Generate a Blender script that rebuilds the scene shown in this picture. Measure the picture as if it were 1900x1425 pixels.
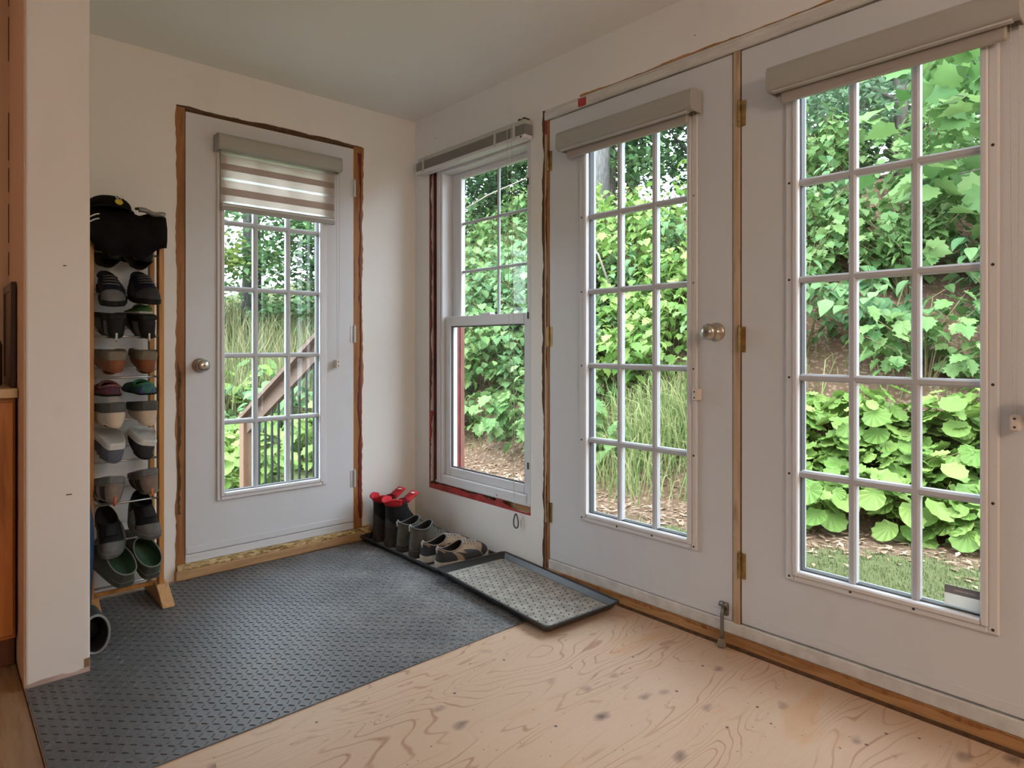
import bpy, bmesh, math, random
import numpy as np
from mathutils import Vector, Matrix, Euler
random.seed(7); RNG = np.random.default_rng(7)
PI = math.pi
scene = bpy.context.scene
COL = scene.collection
for o in list(bpy.data.objects): bpy.data.objects.remove(o)

# ------------------------------------------------------------------ camera
CAMP = Vector((-2.125, -3.21, 1.07))
cam = bpy.data.cameras.new('camera'); camo = bpy.data.objects.new('camera', cam); COL.objects.link(camo)
camo.location = CAMP; camo.rotation_euler = (PI/2, 0, -math.radians(42.029))
cam.sensor_fit = 'HORIZONTAL'; cam.sensor_width = 36.0
cam.lens = 36.0*1199.84/1900; cam.shift_y = -70.75/1900; cam.clip_start = 0.02; cam.clip_end = 300
scene.camera = camo
# ------------------------------------------------------------------ sky, overcast sun, exposure
world = bpy.data.worlds.new('World'); scene.world = world; world.use_nodes = True
wn = world.node_tree.nodes; wl = world.node_tree.links
bg = wn['Background']; bg.inputs['Color'].default_value = (0.80, 0.905, 1.04, 1); bg.inputs['Strength'].default_value = 9.6
sun = bpy.data.lights.new('sun', 'SUN'); sun.energy = 5.0; sun.angle = math.radians(70); sun.color = (1.0, 0.97, 0.9)
suno = bpy.data.objects.new('sun', sun); COL.objects.link(suno); suno.rotation_euler = (math.radians(12), math.radians(-28), 0)
scene.view_settings.view_transform = 'Standard'; scene.view_settings.look = 'None'
scene.view_settings.exposure = 0.0; scene.view_settings.gamma = 1.0; scene.view_settings.use_curve_mapping = False
LAMP_POWER = 66.0          # pendant lamp of the room behind the camera
LAMP_COLOR = (1.0, 0.735, 0.525)

# ------------------------------------------------------------------ materials
MATS = {}
def mat(name, col=(.8,.8,.8), rough=.6, metal=0.0, var=0.0, vscale=6.0, stretch=(1,1,1), bump=0.0, bscale=60.0, col2=None, spec=.5, coat=0.0):
    if name in MATS: return MATS[name]
    m = bpy.data.materials.new(name); m.use_nodes = True
    nt = m.node_tree; n = nt.nodes; l = nt.links; b = n['Principled BSDF']
    b.inputs['Base Color'].default_value = (*col, 1); b.inputs['Roughness'].default_value = rough; b.inputs['Metallic'].default_value = metal
    b.inputs['Specular IOR Level'].default_value = spec
    if var or bump or col2:
        tc = n.new('ShaderNodeTexCoord'); mp = n.new('ShaderNodeMapping'); mp.inputs['Scale'].default_value = stretch
        l.new(tc.outputs['Object'], mp.inputs['Vector'])
    if var or col2:
        nz = n.new('ShaderNodeTexNoise'); nz.inputs['Scale'].default_value = vscale; nz.inputs['Detail'].default_value = 6
        l.new(mp.outputs[0], nz.inputs['Vector'])
        cr = n.new('ShaderNodeValToRGB'); cr.color_ramp.elements[0].position = .32; cr.color_ramp.elements[1].position = .68
        c2 = col2 or tuple(c*(1-var) for c in col)
        cr.color_ramp.elements[0].color = (*c2, 1); cr.color_ramp.elements[1].color = (*col, 1)
        l.new(nz.outputs['Fac'], cr.inputs[0]); l.new(cr.outputs[0], b.inputs['Base Color'])
    if bump:
        nb = n.new('ShaderNodeTexNoise'); nb.inputs['Scale'].default_value = bscale; nb.inputs['Detail'].default_value = 4
        l.new(mp.outputs[0], nb.inputs['Vector'])
        bp = n.new('ShaderNodeBump'); bp.inputs['Strength'].default_value = bump; bp.inputs['Distance'].default_value = .01
        l.new(nb.outputs['Fac'], bp.inputs['Height']); l.new(bp.outputs[0], b.inputs['Normal'])
    MATS[name] = m; return m

def ramp(n, stops):
    r = n.new('ShaderNodeValToRGB'); e = r.color_ramp.elements
    while len(e) < len(stops): e.new(.5)
    for i, (p, c) in enumerate(stops):
        e[i].position = p; e[i].color = (*c, 1) if not isinstance(c, float) else (c, c, c, 1)
    return r
def mathn(n, l, op, a, b=None, c=None):
    q = n.new('ShaderNodeMath'); q.operation = op
    for i, v in enumerate((a, b, c)):
        if v is None: continue
        if isinstance(v, (int, float)): q.inputs[i].default_value = v
        else: l.new(v, q.inputs[i])
    return q.outputs[0]
def mixc(n, l, f, a, b):
    q = n.new('ShaderNodeMix'); q.data_type = 'RGBA'
    for s, v in ((0, f), (6, a), (7, b)):
        if isinstance(v, (int, float)): q.inputs[s].default_value = v
        elif isinstance(v, tuple): q.inputs[s].default_value = (*v, 1)
        else: l.new(v, q.inputs[s])
    return q.outputs[2]
def newmat(name):
    m = bpy.data.materials.new(name); m.use_nodes = True; MATS[name] = m
    return m, m.node_tree.nodes, m.node_tree.links, m.node_tree.nodes['Principled BSDF']
def coords(n, l, scale=(1,1,1), loc=(0,0,0), rot=(0,0,0)):
    tc = n.new('ShaderNodeTexCoord'); mp = n.new('ShaderNodeMapping')
    mp.inputs['Scale'].default_value = scale; mp.inputs['Location'].default_value = loc; mp.inputs['Rotation'].default_value = rot
    l.new(tc.outputs['Object'], mp.inputs['Vector']); return mp.outputs[0]
def noise(n, l, v, scale, detail=4, rough=.5, dist=0):
    q = n.new('ShaderNodeTexNoise'); q.inputs['Scale'].default_value = scale; q.inputs['Detail'].default_value = detail
    q.inputs['Roughness'].default_value = rough; q.inputs['Distortion'].default_value = dist; l.new(v, q.inputs['Vector']); return q.outputs['Fac']
def voro(n, l, v, scale, out='Distance', rnd=1.0):
    q = n.new('ShaderNodeTexVoronoi'); q.inputs['Scale'].default_value = scale; q.inputs['Randomness'].default_value = rnd
    l.new(v, q.inputs['Vector']); return q.outputs[out]
def bumpn(n, l, h, b, strength=.3, dist=.01):
    q = n.new('ShaderNodeBump'); q.inputs['Strength'].default_value = strength; q.inputs['Distance'].default_value = dist
    l.new(h, q.inputs['Height']); l.new(q.outputs[0], b.inputs['Normal'])

def paint_mat(name, col, specks=0.0, rough=.62):
    m, n, l, b = newmat(name); v = coords(n, l)
    big = noise(n, l, v, 1.6, 3); c = mixc(n, l, big, tuple(x*.95 for x in col), tuple(min(1, x*1.03) for x in col))
    if specks:
        d = voro(n, l, v, 9.0); sp = mathn(n, l, 'LESS_THAN', d, .035)
        gate = mathn(n, l, 'GREATER_THAN', noise(n, l, v, 2.3, 2), 1-specks)
        c = mixc(n, l, mathn(n, l, 'MULTIPLY', sp, mathn(n, l, 'MULTIPLY', gate, .75)), c, (.16, .12, .1))
        sm = noise(n, l, coords(n, l, (1, 1, .6), (3, 1, 2)), 4.0, 5); sf = ramp(n, [(.62, 0.0), (.8, 1.0)]); l.new(sm, sf.inputs[0])
        c = mixc(n, l, mathn(n, l, 'MULTIPLY', sf.outputs[0], .25), c, tuple(x*.6 for x in col))
    l.new(c, b.inputs['Base Color']); b.inputs['Roughness'].default_value = rough
    bumpn(n, l, noise(n, l, v, 140, 3), b, .06, .003); return m
M_WALL = paint_mat('wall_paint', (.82, .80, .77), .38)
M_CEIL = paint_mat('ceiling_paint', (.90, .90, .88))
M_POST = paint_mat('partition_paint', (.76, .73, .71), .42)
M_DOOR = paint_mat('door_paint', (.66, .67, .70), .34, .42)
M_PEACH = paint_mat('peach_wall', (.80, .49, .29))
M_WHITE = mat('white_vinyl', (.68, .68, .70), .42)
M_MUNT = mat('white_bars', (.50, .515, .55), .5)
M_TRIMP = mat('chipped_trim', (.72, .70, .66), .6, var=.22, vscale=30, stretch=(1, .3, 1), bump=.4, bscale=60)

def wood_mat(name, c1, c2, axis='z', sc=1.0, rough=.6):
    m, n, l, b = newmat(name)
    s = {'x': (1.2, 14, 14), 'y': (14, 1.2, 14), 'z': (14, 14, 1.2)}[axis]
    v = coords(n, l, tuple(x*sc for x in s)); f = noise(n, l, v, 2.2, 6, .6, .4)
    r = ramp(n, [(.3, c1), (.55, c2), (.72, tuple(x*.75 for x in c1))]); l.new(f, r.inputs[0])
    l.new(r.outputs[0], b.inputs['Base Color']); b.inputs['Roughness'].default_value = rough
    bumpn(n, l, f, b, .25, .004); return m
M_JAMB = wood_mat('rough_framing_wood', (.20, .075, .018), (.36, .155, .045), 'z')
M_JAMBY = wood_mat('rough_framing_wood_y', (.30, .13, .045), (.50, .27, .11), 'y')
M_JAMBX = wood_mat('rough_framing_wood_x', (.28, .15, .065), (.47, .29, .14), 'x')
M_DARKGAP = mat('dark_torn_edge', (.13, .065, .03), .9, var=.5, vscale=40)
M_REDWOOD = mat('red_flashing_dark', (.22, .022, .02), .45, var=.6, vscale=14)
M_RED = mat('red_flashing', (.50, .05, .045), .42, var=.5, vscale=18)
M_MULL = wood_mat('bare_pine_mullion', (.42, .29, .18), (.54, .40, .27), 'z')
M_RACK = wood_mat('rack_wood', (.42, .17, .04), (.55, .26, .07), 'z', 1.0, .45)
M_FOOT = wood_mat('rack_foot_wood', (.48, .25, .10), (.60, .34, .15), 'y', 1.0, .5)
M_CAB = wood_mat('cabinet_wood', (.42, .125, .025), (.54, .19, .045), 'z', .8, .35)
M_CTOP = wood_mat('worktop_wood', (.62, .42, .23), (.70, .50, .29), 'x', .8, .4)
M_LAM = wood_mat('laminate_wood', (.20, .11, .055), (.33, .205, .115), 'y', .7, .45)
M_RAIL = wood_mat('rail_wood', (.115, .068, .05), (.165, .105, .08), 'y', .8, .7)
M_RAILP = wood_mat('rail_post_wood', (.165, .085, .05), (.21, .12, .075), 'z', .8, .7)

def osb():
    m, n, l, b = newmat('osb'); v = coords(n, l, (1, 2.5, 2.5))
    c = voro(n, l, v, 45, 'Color'); g = n.new('ShaderNodeRGBToBW'); l.new(c, g.inputs[0])
    r = ramp(n, [(.2, (.22, .13, .05)), (.5, (.48, .34, .15)), (.8, (.66, .52, .28))]); l.new(g.outputs[0], r.inputs[0])
    l.new(r.outputs[0], b.inputs['Base Color']); b.inputs['Roughness'].default_value = .8; bumpn(n, l, g.outputs[0], b, .6, .006); return m
M_OSB = osb()

def plywood():
    m, n, l, b = newmat('plywood'); v = coords(n, l, (.55, 2.4, 1))
    warp = noise(n, l, v, 1.5, 3, .45, .35)
    ph = mathn(n, l, 'MULTIPLY', warp, 30.0); s = mathn(n, l, 'FRACT', ph)
    d = mathn(n, l, 'ABSOLUTE', mathn(n, l, 'SUBTRACT', s, .5))
    line = ramp(n, [(.0, 1.0), (.05, .7), (.12, 0.0)]); l.new(d, line.inputs[0])
    gate = ramp(n, [(.42, 0.1), (.60, 1.0)]); l.new(noise(n, l, v, 2.6, 3), gate.inputs[0])
    fine = noise(n, l, coords(n, l, (4, 60, 1)), 2.0, 4)
    tone = noise(n, l, coords(n, l, (.7, 2, 1), (5, 2, 0)), 1.7, 4)
    c = mixc(n, l, tone, (.56, .385, .27), (.69, .51, .385))
    c = mixc(n, l, mathn(n, l, 'MULTIPLY', fine, .35), c, (.46, .31, .19))
    c = mixc(n, l, mathn(n, l, 'MULTIPLY', mathn(n, l, 'MULTIPLY', line.outputs[0], gate.outputs[0]), .88), c, (.35, .18, .10))
    pt = noise(n, l, coords(n, l, (1.0, 3, 1), (1, 7, 0)), 1.9, 5); ptr = ramp(n, [(.58, 0.0), (.66, 1.0)]); l.new(pt, ptr.inputs[0])
    c = mixc(n, l, mathn(n, l, 'MULTIPLY', ptr.outputs[0], .6), c, (.55, .31, .14))
    mot = noise(n, l, coords(n, l, (1, 2.5, 1)), 38, 5, .7); c = mixc(n, l, mathn(n, l, 'MULTIPLY', mot, .38), c, (.42, .30, .21))
    # knots
    kv = coords(n, l, (1, 1.5, 1), (.3, .1, 0)); wob = n.new('ShaderNodeVectorMath'); wob.operation = 'ADD'
    nn = n.new('ShaderNodeTexNoise'); nn.inputs['Scale'].default_value = 14; l.new(kv, nn.inputs['Vector'])
    sc = n.new('ShaderNodeVectorMath'); sc.operation = 'SCALE'; sc.inputs[3].default_value = .045; l.new(nn.outputs['Color'], sc.inputs[0])
    l.new(kv, wob.inputs[0]); l.new(sc.outputs[0], wob.inputs[1])
    kd = voro(n, l, wob.outputs[0], 6.2); kr = ramp(n, [(.04, 1.0), (.10, .62), (.22, 0.0)]); l.new(kd, kr.inputs[0])
    kg = mathn(n, l, 'GREATER_THAN', noise(n, l, coords(n, l, loc=(9, 4, 0)), 3.1, 2), .46)
    c = mixc(n, l, mathn(n, l, 'MULTIPLY', mathn(n, l, 'MULTIPLY', kr.outputs[0], kg), .95), c, (.15, .10, .085))
    # nail and dirt specks
    sd = voro(n, l, coords(n, l), 12.5); spk = mathn(n, l, 'LESS_THAN', sd, .062)
    c = mixc(n, l, mathn(n, l, 'MULTIPLY', spk, .85), c, (.05, .04, .035))
    sd2 = voro(n, l, coords(n, l, loc=(2, 3, 0)), 27); spk2 = mathn(n, l, 'LESS_THAN', sd2, .075)
    c = mixc(n, l, mathn(n, l, 'MULTIPLY', spk2, .6), c, (.12, .09, .07))
    l.new(c, b.inputs['Base Color']); b.inputs['Roughness'].default_value = .55; b.inputs['Specular IOR Level'].default_value = .35
    bumpn(n, l, fine, b, .12, .003); return m
M_PLY = plywood()

def rubber_mat(name, ca, cb, dustk):
    m, n, l, b = newmat(name); v = coords(n, l)
    # worn dusty area towards the boot trays, plus fine grit
    sep = n.new('ShaderNodeSeparateXYZ'); l.new(v, sep.inputs[0])
    gx = n.new('ShaderNodeMapRange'); gx.inputs[1].default_value = -.25; gx.inputs[2].default_value = .35; l.new(sep.outputs[0], gx.inputs[0])
    grit = noise(n, l, v, 110, 5, .75); big = noise(n, l, v, 3.5, 5, .6)
    f = mathn(n, l, 'ADD', mathn(n, l, 'MULTIPLY', grit, .8), mathn(n, l, 'MULTIPLY', big, .45))
    fr = ramp(n, [(.56, 0.0), (.80, 1.0)]); l.new(f, fr.inputs[0])
    f2 = mathn(n, l, 'MULTIPLY', fr.outputs[0], mathn(n, l, 'ADD', mathn(n, l, 'MULTIPLY', gx.outputs[0], .62*dustk), .16*dustk))
    br = ramp(n, [(.5, 0.0), (.72, 1.0)]); l.new(noise(n, l, coords(n, l, loc=(4, 1, 0)), 2.4, 4), br.inputs[0])
    c = mixc(n, l, mathn(n, l, 'MULTIPLY', br.outputs[0], .35), ca, cb)
    c = mixc(n, l, f2, c, (.36, .36, .36))
    l.new(c, b.inputs['Base Color']); b.inputs['Roughness'].default_value = .46; b.inputs['Specular IOR Level'].default_value = .5
    bumpn(n, l, grit, b, .25, .003); return m
M_MAT = rubber_mat('black_rubber_mat', (.082, .085, .091), (.125, .106, .083), .9)
M_TREAD = rubber_mat('shaded_tread_rubber', (.038, .039, .042), (.06, .052, .042), 1.15)  # darker than the sheet: shaded tread sides put into the colour

def glass_mat():
    m = bpy.data.materials.new('window_glass'); m.use_nodes = True; nt = m.node_tree; n = nt.nodes; l = nt.links
    n.remove(n['Principled BSDF']); t = n.new('ShaderNodeBsdfTransparent'); t.inputs[0].default_value = (.965, .985, .975, 1)
    g = n.new('ShaderNodeBsdfGlossy'); g.inputs['Roughness'].default_value = .02
    lw = n.new('ShaderNodeLayerWeight'); lw.inputs[0].default_value = .5
    fr = mathn(n, l, 'ADD', mathn(n, l, 'MULTIPLY', mathn(n, l, 'POWER', lw.outputs['Facing'], 5.0), .8), .018)
    mx = n.new('ShaderNodeMixShader'); l.new(fr, mx.inputs[0]); l.new(t.outputs[0], mx.inputs[1]); l.new(g.outputs[0], mx.inputs[2])
    l.new(mx.outputs[0], n['Material Output'].inputs[0]); MATS['window_glass'] = m; return m
M_GLASS = glass_mat()

def cloth_mat(name, col, trans=.5, clear=0.0):
    m = bpy.data.materials.new(name); m.use_nodes = True; n = m.node_tree.nodes; l = m.node_tree.links
    n.remove(n['Principled BSDF']); d = n.new('ShaderNodeBsdfDiffuse'); d.inputs[0].default_value = (*col, 1)
    t = n.new('ShaderNodeBsdfTranslucent'); t.inputs[0].default_value = (*col, 1)
    mx = n.new('ShaderNodeMixShader'); mx.inputs[0].default_value = trans; l.new(d.outputs[0], mx.inputs[1]); l.new(t.outputs[0], mx.inputs[2])
    out = mx.outputs[0]
    if clear:
        tr = n.new('ShaderNodeBsdfTransparent'); m2 = n.new('ShaderNodeMixShader'); m2.inputs[0].default_value = clear
        l.new(out, m2.inputs[1]); l.new(tr.outputs[0], m2.inputs[2]); out = m2.outputs[0]
    l.new(out, n['Material Output'].inputs[0]); MATS[name] = m; return m

def leaf_mat(name, c1, c2, attr=False, trans=.35):
    m = bpy.data.materials.new(name); m.use_nodes = True; n = m.node_tree.nodes; l = m.node_tree.links; b = n['Principled BSDF']
    if attr:
        a = n.new('ShaderNodeAttribute'); a.attribute_name = 'var'; src = a.outputs['Fac']
    else:
        a = n.new('ShaderNodeObjectInfo'); src = a.outputs['Random']
    c = mixc(n, l, src, c1, c2)
    l.new(c, b.inputs['Base Color']); b.inputs['Roughness'].default_value = .55; b.inputs['Specular IOR Level'].default_value = .3
    t = n.new('ShaderNodeBsdfTranslucent'); l.new(c, t.inputs[0])
    mx = n.new('ShaderNodeMixShader'); mx.inputs[0].default_value = trans
    l.new(b.outputs[0], mx.inputs[1]); l.new(t.outputs[0], mx.inputs[2]); l.new(mx.outputs[0], n['Material Output'].inputs[0]); MATS[name] = m; return m

# ------------------------------------------------------------------ mesh helpers
WL = {}      # world offset of each root
class MB:
    def __init__(s): s.v = []; s.f = []
    def add(s, vs, fs):
        o = len(s.v); s.v += [tuple(p) for p in vs]; s.f += [tuple(i+o for i in f) for f in fs]; return s
    def box(s, x0, x1, y0, y1, z0, z1):
        x0, x1 = min(x0, x1), max(x0, x1); y0, y1 = min(y0, y1), max(y0, y1); z0, z1 = min(z0, z1), max(z0, z1)
        return s.add([(x0,y0,z0),(x1,y0,z0),(x1,y1,z0),(x0,y1,z0),(x0,y0,z1),(x1,y0,z1),(x1,y1,z1),(x0,y1,z1)],
              [(0,3,2,1),(4,5,6,7),(0,1,5,4),(1,2,6,5),(2,3,7,6),(3,0,4,7)])
    def tbox(s, T, u0, u1, n0, n1, z0, z1):
        a = T(u0, n0, z0); b = T(u1, n1, z1); return s.box(a[0], b[0], a[1], b[1], a[2], b[2])
    def prism(s, pts3a, pts3b):      # two matching loops
        k = len(pts3a); fs = [tuple(range(k))[::-1], tuple(range(k, 2*k))]
        fs += [(i, (i+1) % k, k+(i+1) % k, k+i) for i in range(k)]
        return s.add(list(pts3a)+list(pts3b), fs)
    def tube(s, pts, r, n=8, caps=True):
        pts = [Vector(p) for p in pts]; rs = r if isinstance(r, (list, tuple)) else [r]*len(pts)
        vs = []; up = None
        for i, p in enumerate(pts):
            d = (pts[min(i+1, len(pts)-1)]-pts[max(i-1, 0)]).normalized()
            if up is None: up = Vector((0,0,1)) if abs(d.z) < .9 else Vector((1,0,0))
            a = d.cross(up)
            a = a.normalized() if a.length > 1e-6 else d.orthogonal().normalized()
            b = a.cross(d).normalized(); up = b
            for k in range(n):
                t = 2*PI*k/n; vs.append(p+(a*math.cos(t)+b*math.sin(t))*rs[i])
        fs = []
        for i in range(len(pts)-1):
            for k in range(n): fs.append((i*n+k, i*n+(k+1) % n, (i+1)*n+(k+1) % n, (i+1)*n+k))
        if caps: fs.append(tuple(range(n))[::-1]); fs.append(tuple(range((len(pts)-1)*n, len(pts)*n)))
        return s.add(vs, fs)
    def lathe(s, prof, c, ax, n=20):   # prof: (r, h) along axis vector ax
        ax = Vector(ax).normalized(); a = ax.orthogonal().normalized(); b = ax.cross(a); c = Vector(c)
        return s.rings([[c+ax*h+(a*math.cos(2*PI*k/n)+b*math.sin(2*PI*k/n))*max(r, 1e-4) for k in range(n)] for r, h in prof])
    def rings(s, R, caps=True, closed=True):
        n = len(R[0]); vs = [p for r in R for p in r]; fs = []
        for i in range(len(R)-1):
            for k in range(n if closed else n-1): fs.append((i*n+k, i*n+(k+1) % n, (i+1)*n+(k+1) % n, (i+1)*n+k))
        if caps and closed: fs.append(tuple(range(n))[::-1]); fs.append(tuple(range((len(R)-1)*n, len(R)*n)))
        return s.add(vs, fs)
    def build(s, name, m, parent=None, bevel=0.0, smooth=False, local=False, recalc=True, solid=0.0, kind=None, sub=0, seg=1):
        off = Vector((0,0,0)) if (local or parent is None) else WL.get(parent.name, Vector((0,0,0)))
        me = bpy.data.meshes.new(name); me.from_pydata([(p[0]-off[0], p[1]-off[1], p[2]-off[2]) for p in s.v], [], s.f)
        if recalc:
            bm = bmesh.new(); bm.from_mesh(me); bmesh.ops.recalc_face_normals(bm, faces=bm.faces); bm.to_mesh(me); bm.free()
        if m: me.materials.append(m)
        if smooth: me.polygons.foreach_set('use_smooth', [True]*len(me.polygons))
        o = bpy.data.objects.new(name, me); COL.objects.link(o)
        if parent: o.parent = parent; WL[o.name] = off
        else: WL[o.name] = Vector((0,0,0))
        if solid: md = o.modifiers.new('s', 'SOLIDIFY'); md.thickness = solid; md.offset = 0
        if bevel: md = o.modifiers.new('b', 'BEVEL'); md.width = bevel; md.segments = seg; md.limit_method = 'ANGLE'
        if sub: md = o.modifiers.new('u', 'SUBSURF'); md.levels = sub; md.render_levels = sub
        if kind: o['kind'] = kind
        return o
def tag(o, label=None, cat=None, group=None, kind=None):
    if label: o['label'] = label
    if cat: o['category'] = cat
    if group: o['group'] = group
    if kind: o['kind'] = kind
    return o
def root(name, loc, label=None, cat=None, group=None, kind=None):
    o = bpy.data.objects.new(name, None); COL.objects.link(o); o.location = loc; o.empty_display_size = .05
    WL[o.name] = Vector(loc); return tag(o, label, cat, group, kind)
def TB(u, n, z): return (u, -n, z)        # back wall frame (u = x)
def TR(u, n, z): return (-n, -u, z)       # right wall frame (u = -y)

def wall_grid(T, us, zs, holes, n0, n1):
    """slab n0..n1 with rectangular holes, faces only where needed"""
    b = MB(); us = sorted(us); zs = sorted(zs)
    def solid(i, j):
        if i < 0 or j < 0 or i >= len(us)-1 or j >= len(zs)-1: return False
        cu = (us[i]+us[i+1])/2; cz = (zs[j]+zs[j+1])/2
        return not any(h[0] < cu < h[1] and h[2] < cz < h[3] for h in holes)
    for i in range(len(us)-1):
        for j in range(len(zs)-1):
            if not solid(i, j): continue
            u0, u1, z0, z1 = us[i], us[i+1], zs[j], zs[j+1]
            for nn in (n0, n1): b.add([T(u0,nn,z0),T(u1,nn,z0),T(u1,nn,z1),T(u0,nn,z1)], [(0,1,2,3)])
            for (di, dj, q) in ((-1,0,[(u0,z0),(u0,z1)]), (1,0,[(u1,z0),(u1,z1)]), (0,-1,[(u0,z0),(u1,z0)]), (0,1,[(u0,z1),(u1,z1)])):
                if not solid(i+di, j+dj):
                    (a, c), (d, e) = q; b.add([T(a,n0,c),T(d,n0,e),T(d,n1,e),T(a,n1,c)], [(0,1,2,3)])
    # merge doubles
    me = bpy.data.meshes.new('t'); me.from_pydata(b.v, [], b.f); bm = bmesh.new(); bm.from_mesh(me)
    bmesh.ops.remove_doubles(bm, verts=bm.verts, dist=1e-5); bm.verts.ensure_lookup_table()
    r = MB(); r.v = [tuple(v.co) for v in bm.verts]; r.f = [tuple(v.index for v in f.verts) for f in bm.faces]; bm.free(); bpy.data.meshes.remove(me); return r

def ragged(T, p, q, w, jit, n0, n1, seed, side=1):
    """strip from p to q (u,z), straight on one side and torn on the other"""
    rr = random.Random(seed); L = math.hypot(q[0]-p[0], q[1]-p[1]); k = max(6, int(L/.018))
    d = ((q[0]-p[0])/L, (q[1]-p[1])/L); nv = (-d[1]*side, d[0]*side); A = []; cur = w
    for i in range(k+1):
        t = i/k*L; cur = max(w*.25, min(w*1.6, cur+rr.uniform(-jit, jit))); A.append((t, cur))
    b = MB()
    for (t0, w0), (t1, w1) in zip(A[:-1], A[1:]):
        c = [(p[0]+d[0]*t0, p[1]+d[1]*t0), (p[0]+d[0]*t1, p[1]+d[1]*t1), (p[0]+d[0]*t1+nv[0]*w1, p[1]+d[1]*t1+nv[1]*w1), (p[0]+d[0]*t0+nv[0]*w0, p[1]+d[1]*t0+nv[1]*w0)]
        b.prism([T(a, n0, z) for a, z in c], [T(a, n1, z) for a, z in c])
    return b

# ================================================================== SETTING
CH = 2.385; WT = .17
# floor: plywood sheet, laminate of the next room
tag(MB().box(-1.905, 0.02, -7.0, 0.0, -.06, 0).build('floor', M_PLY), 'bare plywood subfloor with wavy grain and knots', 'floor', kind='structure')
lam = root('floor_laminate', (-3.9, -2, -.005), 'brown wood plank floor left of the rubber mat', 'floor', kind='structure')
xx = -1.908
for i in range(30):
    w = .13; yo = -7.0+random.random()*-.9; k = 0
    while yo < 0.0:
        ln = 1.15; y0 = max(yo, -7.0); y1 = min(yo+ln, -.0)
        if y1-y0 > .02: MB().box(xx-w+.0015, xx, y0+.001, y1-.001, -.05, -.002-.0006*((i*7+k) % 3)).build('plank', M_LAM, lam)
        yo += ln; k += 1
    xx -= w
tag(MB().box(-5.9, .17, -7.0, .17, CH, CH+.12).build('ceiling', M_CEIL), 'plain off-white ceiling', 'ceiling', kind='structure')
H1 = (-1.285, -.352, 0.0, 2.165)           # back door hole
b = wall_grid(TB, [-5.9, H1[0], H1[1], 0.0], [-.06, 0.0, 2.165, CH], [H1], 0.0, -WT)
tag(b.build('wall_back', M_WALL), 'white painted back wall around the glazed door', 'wall', kind='structure')
HW = (.148, .985, .262, 2.075); HD = (1.078, 3.035, 0.0, 2.163)
b = wall_grid(TR, [-.17, HW[0], HW[1], HD[0], HD[1], 7.0], [-.06, 0.0, .262, 2.075, 2.163, CH], [HW, HD], 0.0, -WT)
tag(b.build('wall_right', M_WALL), 'white painted wall with window and pair of glazed doors', 'wall', kind='structure')
tag(MB().box(-5.9, .17, -7.15, -7.0, -.06, CH).build('wall_rear', M_WALL), 'plain wall behind the viewer', 'wall', kind='structure')
HL = (-4.35, -2.75, 1.45, 2.05)  # opening for a window added out of view to give fill daylight
b = wall_grid(lambda u, n, z: (-5.9-n, u, z), [-7.15, HL[0], HL[1], .17], [-.06, HL[2], HL[3], CH], [HL], 0.0, .15)
w2 = tag(root('fill_window', (-5.97, -3.55, 1.45)), 'unseen window added far to the left for fill daylight', 'window', kind='structure')
TL = lambda u, n, z: (-5.9-n, u, z)
f_ = MB()
for q in ((-4.35, -4.29, 1.45, 2.05), (-2.81, -2.75, 1.45, 2.05), (-4.29, -2.81, 1.45, 1.51), (-4.29, -2.81, 1.99, 2.05), (-3.575, -3.525, 1.51, 1.99)): f_.tbox(TL, q[0], q[1], .03, .10, q[2], q[3])
f_.build('frame', M_WHITE, w2)
for q in ((-4.29, -3.575), (-3.525, -2.81)): MB().tbox(TL, q[0], q[1], .06, .065, 1.51, 1.99).build('pane', M_GLASS, w2)
tag(b.build('wall_left', M_WALL), 'plain wall far to the left', 'wall', kind='structure')
tag(MB().box(-1.902, -1.732, -.705, 0.0, 0.0, CH).build('wall_partition', M_POST, bevel=.006, seg=2), 'white partition wall end left of the shoe rack', 'wall', kind='structure')
# partition's left face, warm light put into its colour; kitchen wall behind cabinet
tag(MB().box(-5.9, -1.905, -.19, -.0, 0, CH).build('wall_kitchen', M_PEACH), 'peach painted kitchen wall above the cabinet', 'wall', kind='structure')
o = MB().box(-1.9055, -1.902, -.69, -.19, 0.0, CH).build('trim_1', M_PEACH); tag(o, 'side of the partition wall, peach from painted-in warm light', 'trim', kind='structure')
rg = random.Random(3); b = MB(); z = .98+.35
while z < CH-.02:
    h = rg.uniform(.05, .2)
    if rg.random() < .8: b.box(-1.908, -1.9056, -.194-rg.random()*.002, -.1895, z, min(z+h, CH))
    z += h+rg.uniform(.01, .05)
b.build('corner_crack', M_DARKGAP, o)
# broken plaster along the foot of the partition
b = ragged(TB, (-1.90, .0), (-1.734, .0), .012, .006, .704, .7075, 5, 1); o = b.build('trim_2', mat('broken_plaster', (.55, .42, .38), .9, var=.3)); tag(o, 'broken plaster edge at the foot of the partition', 'trim', kind='structure')
MB().box(-1.752, -1.7315, -.7065, -.69, 0, .05).build('corner_damage', mat('torn_board', (.33, .2, .12), .9, var=.4, vscale=30), o, bevel=.004)

for (x0, x1, z0, z1) in ((-1.798, -1.782, .589, .5925), (-1.806, -1.797, 1.326, 1.3295)):
    MB().box(x0, x1, -.7058, -.7048, z0, z1).build('scuff_mark', mat('scuff', (.07, .05, .04), .8), bpy.data.objects['wall_partition'])
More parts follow.
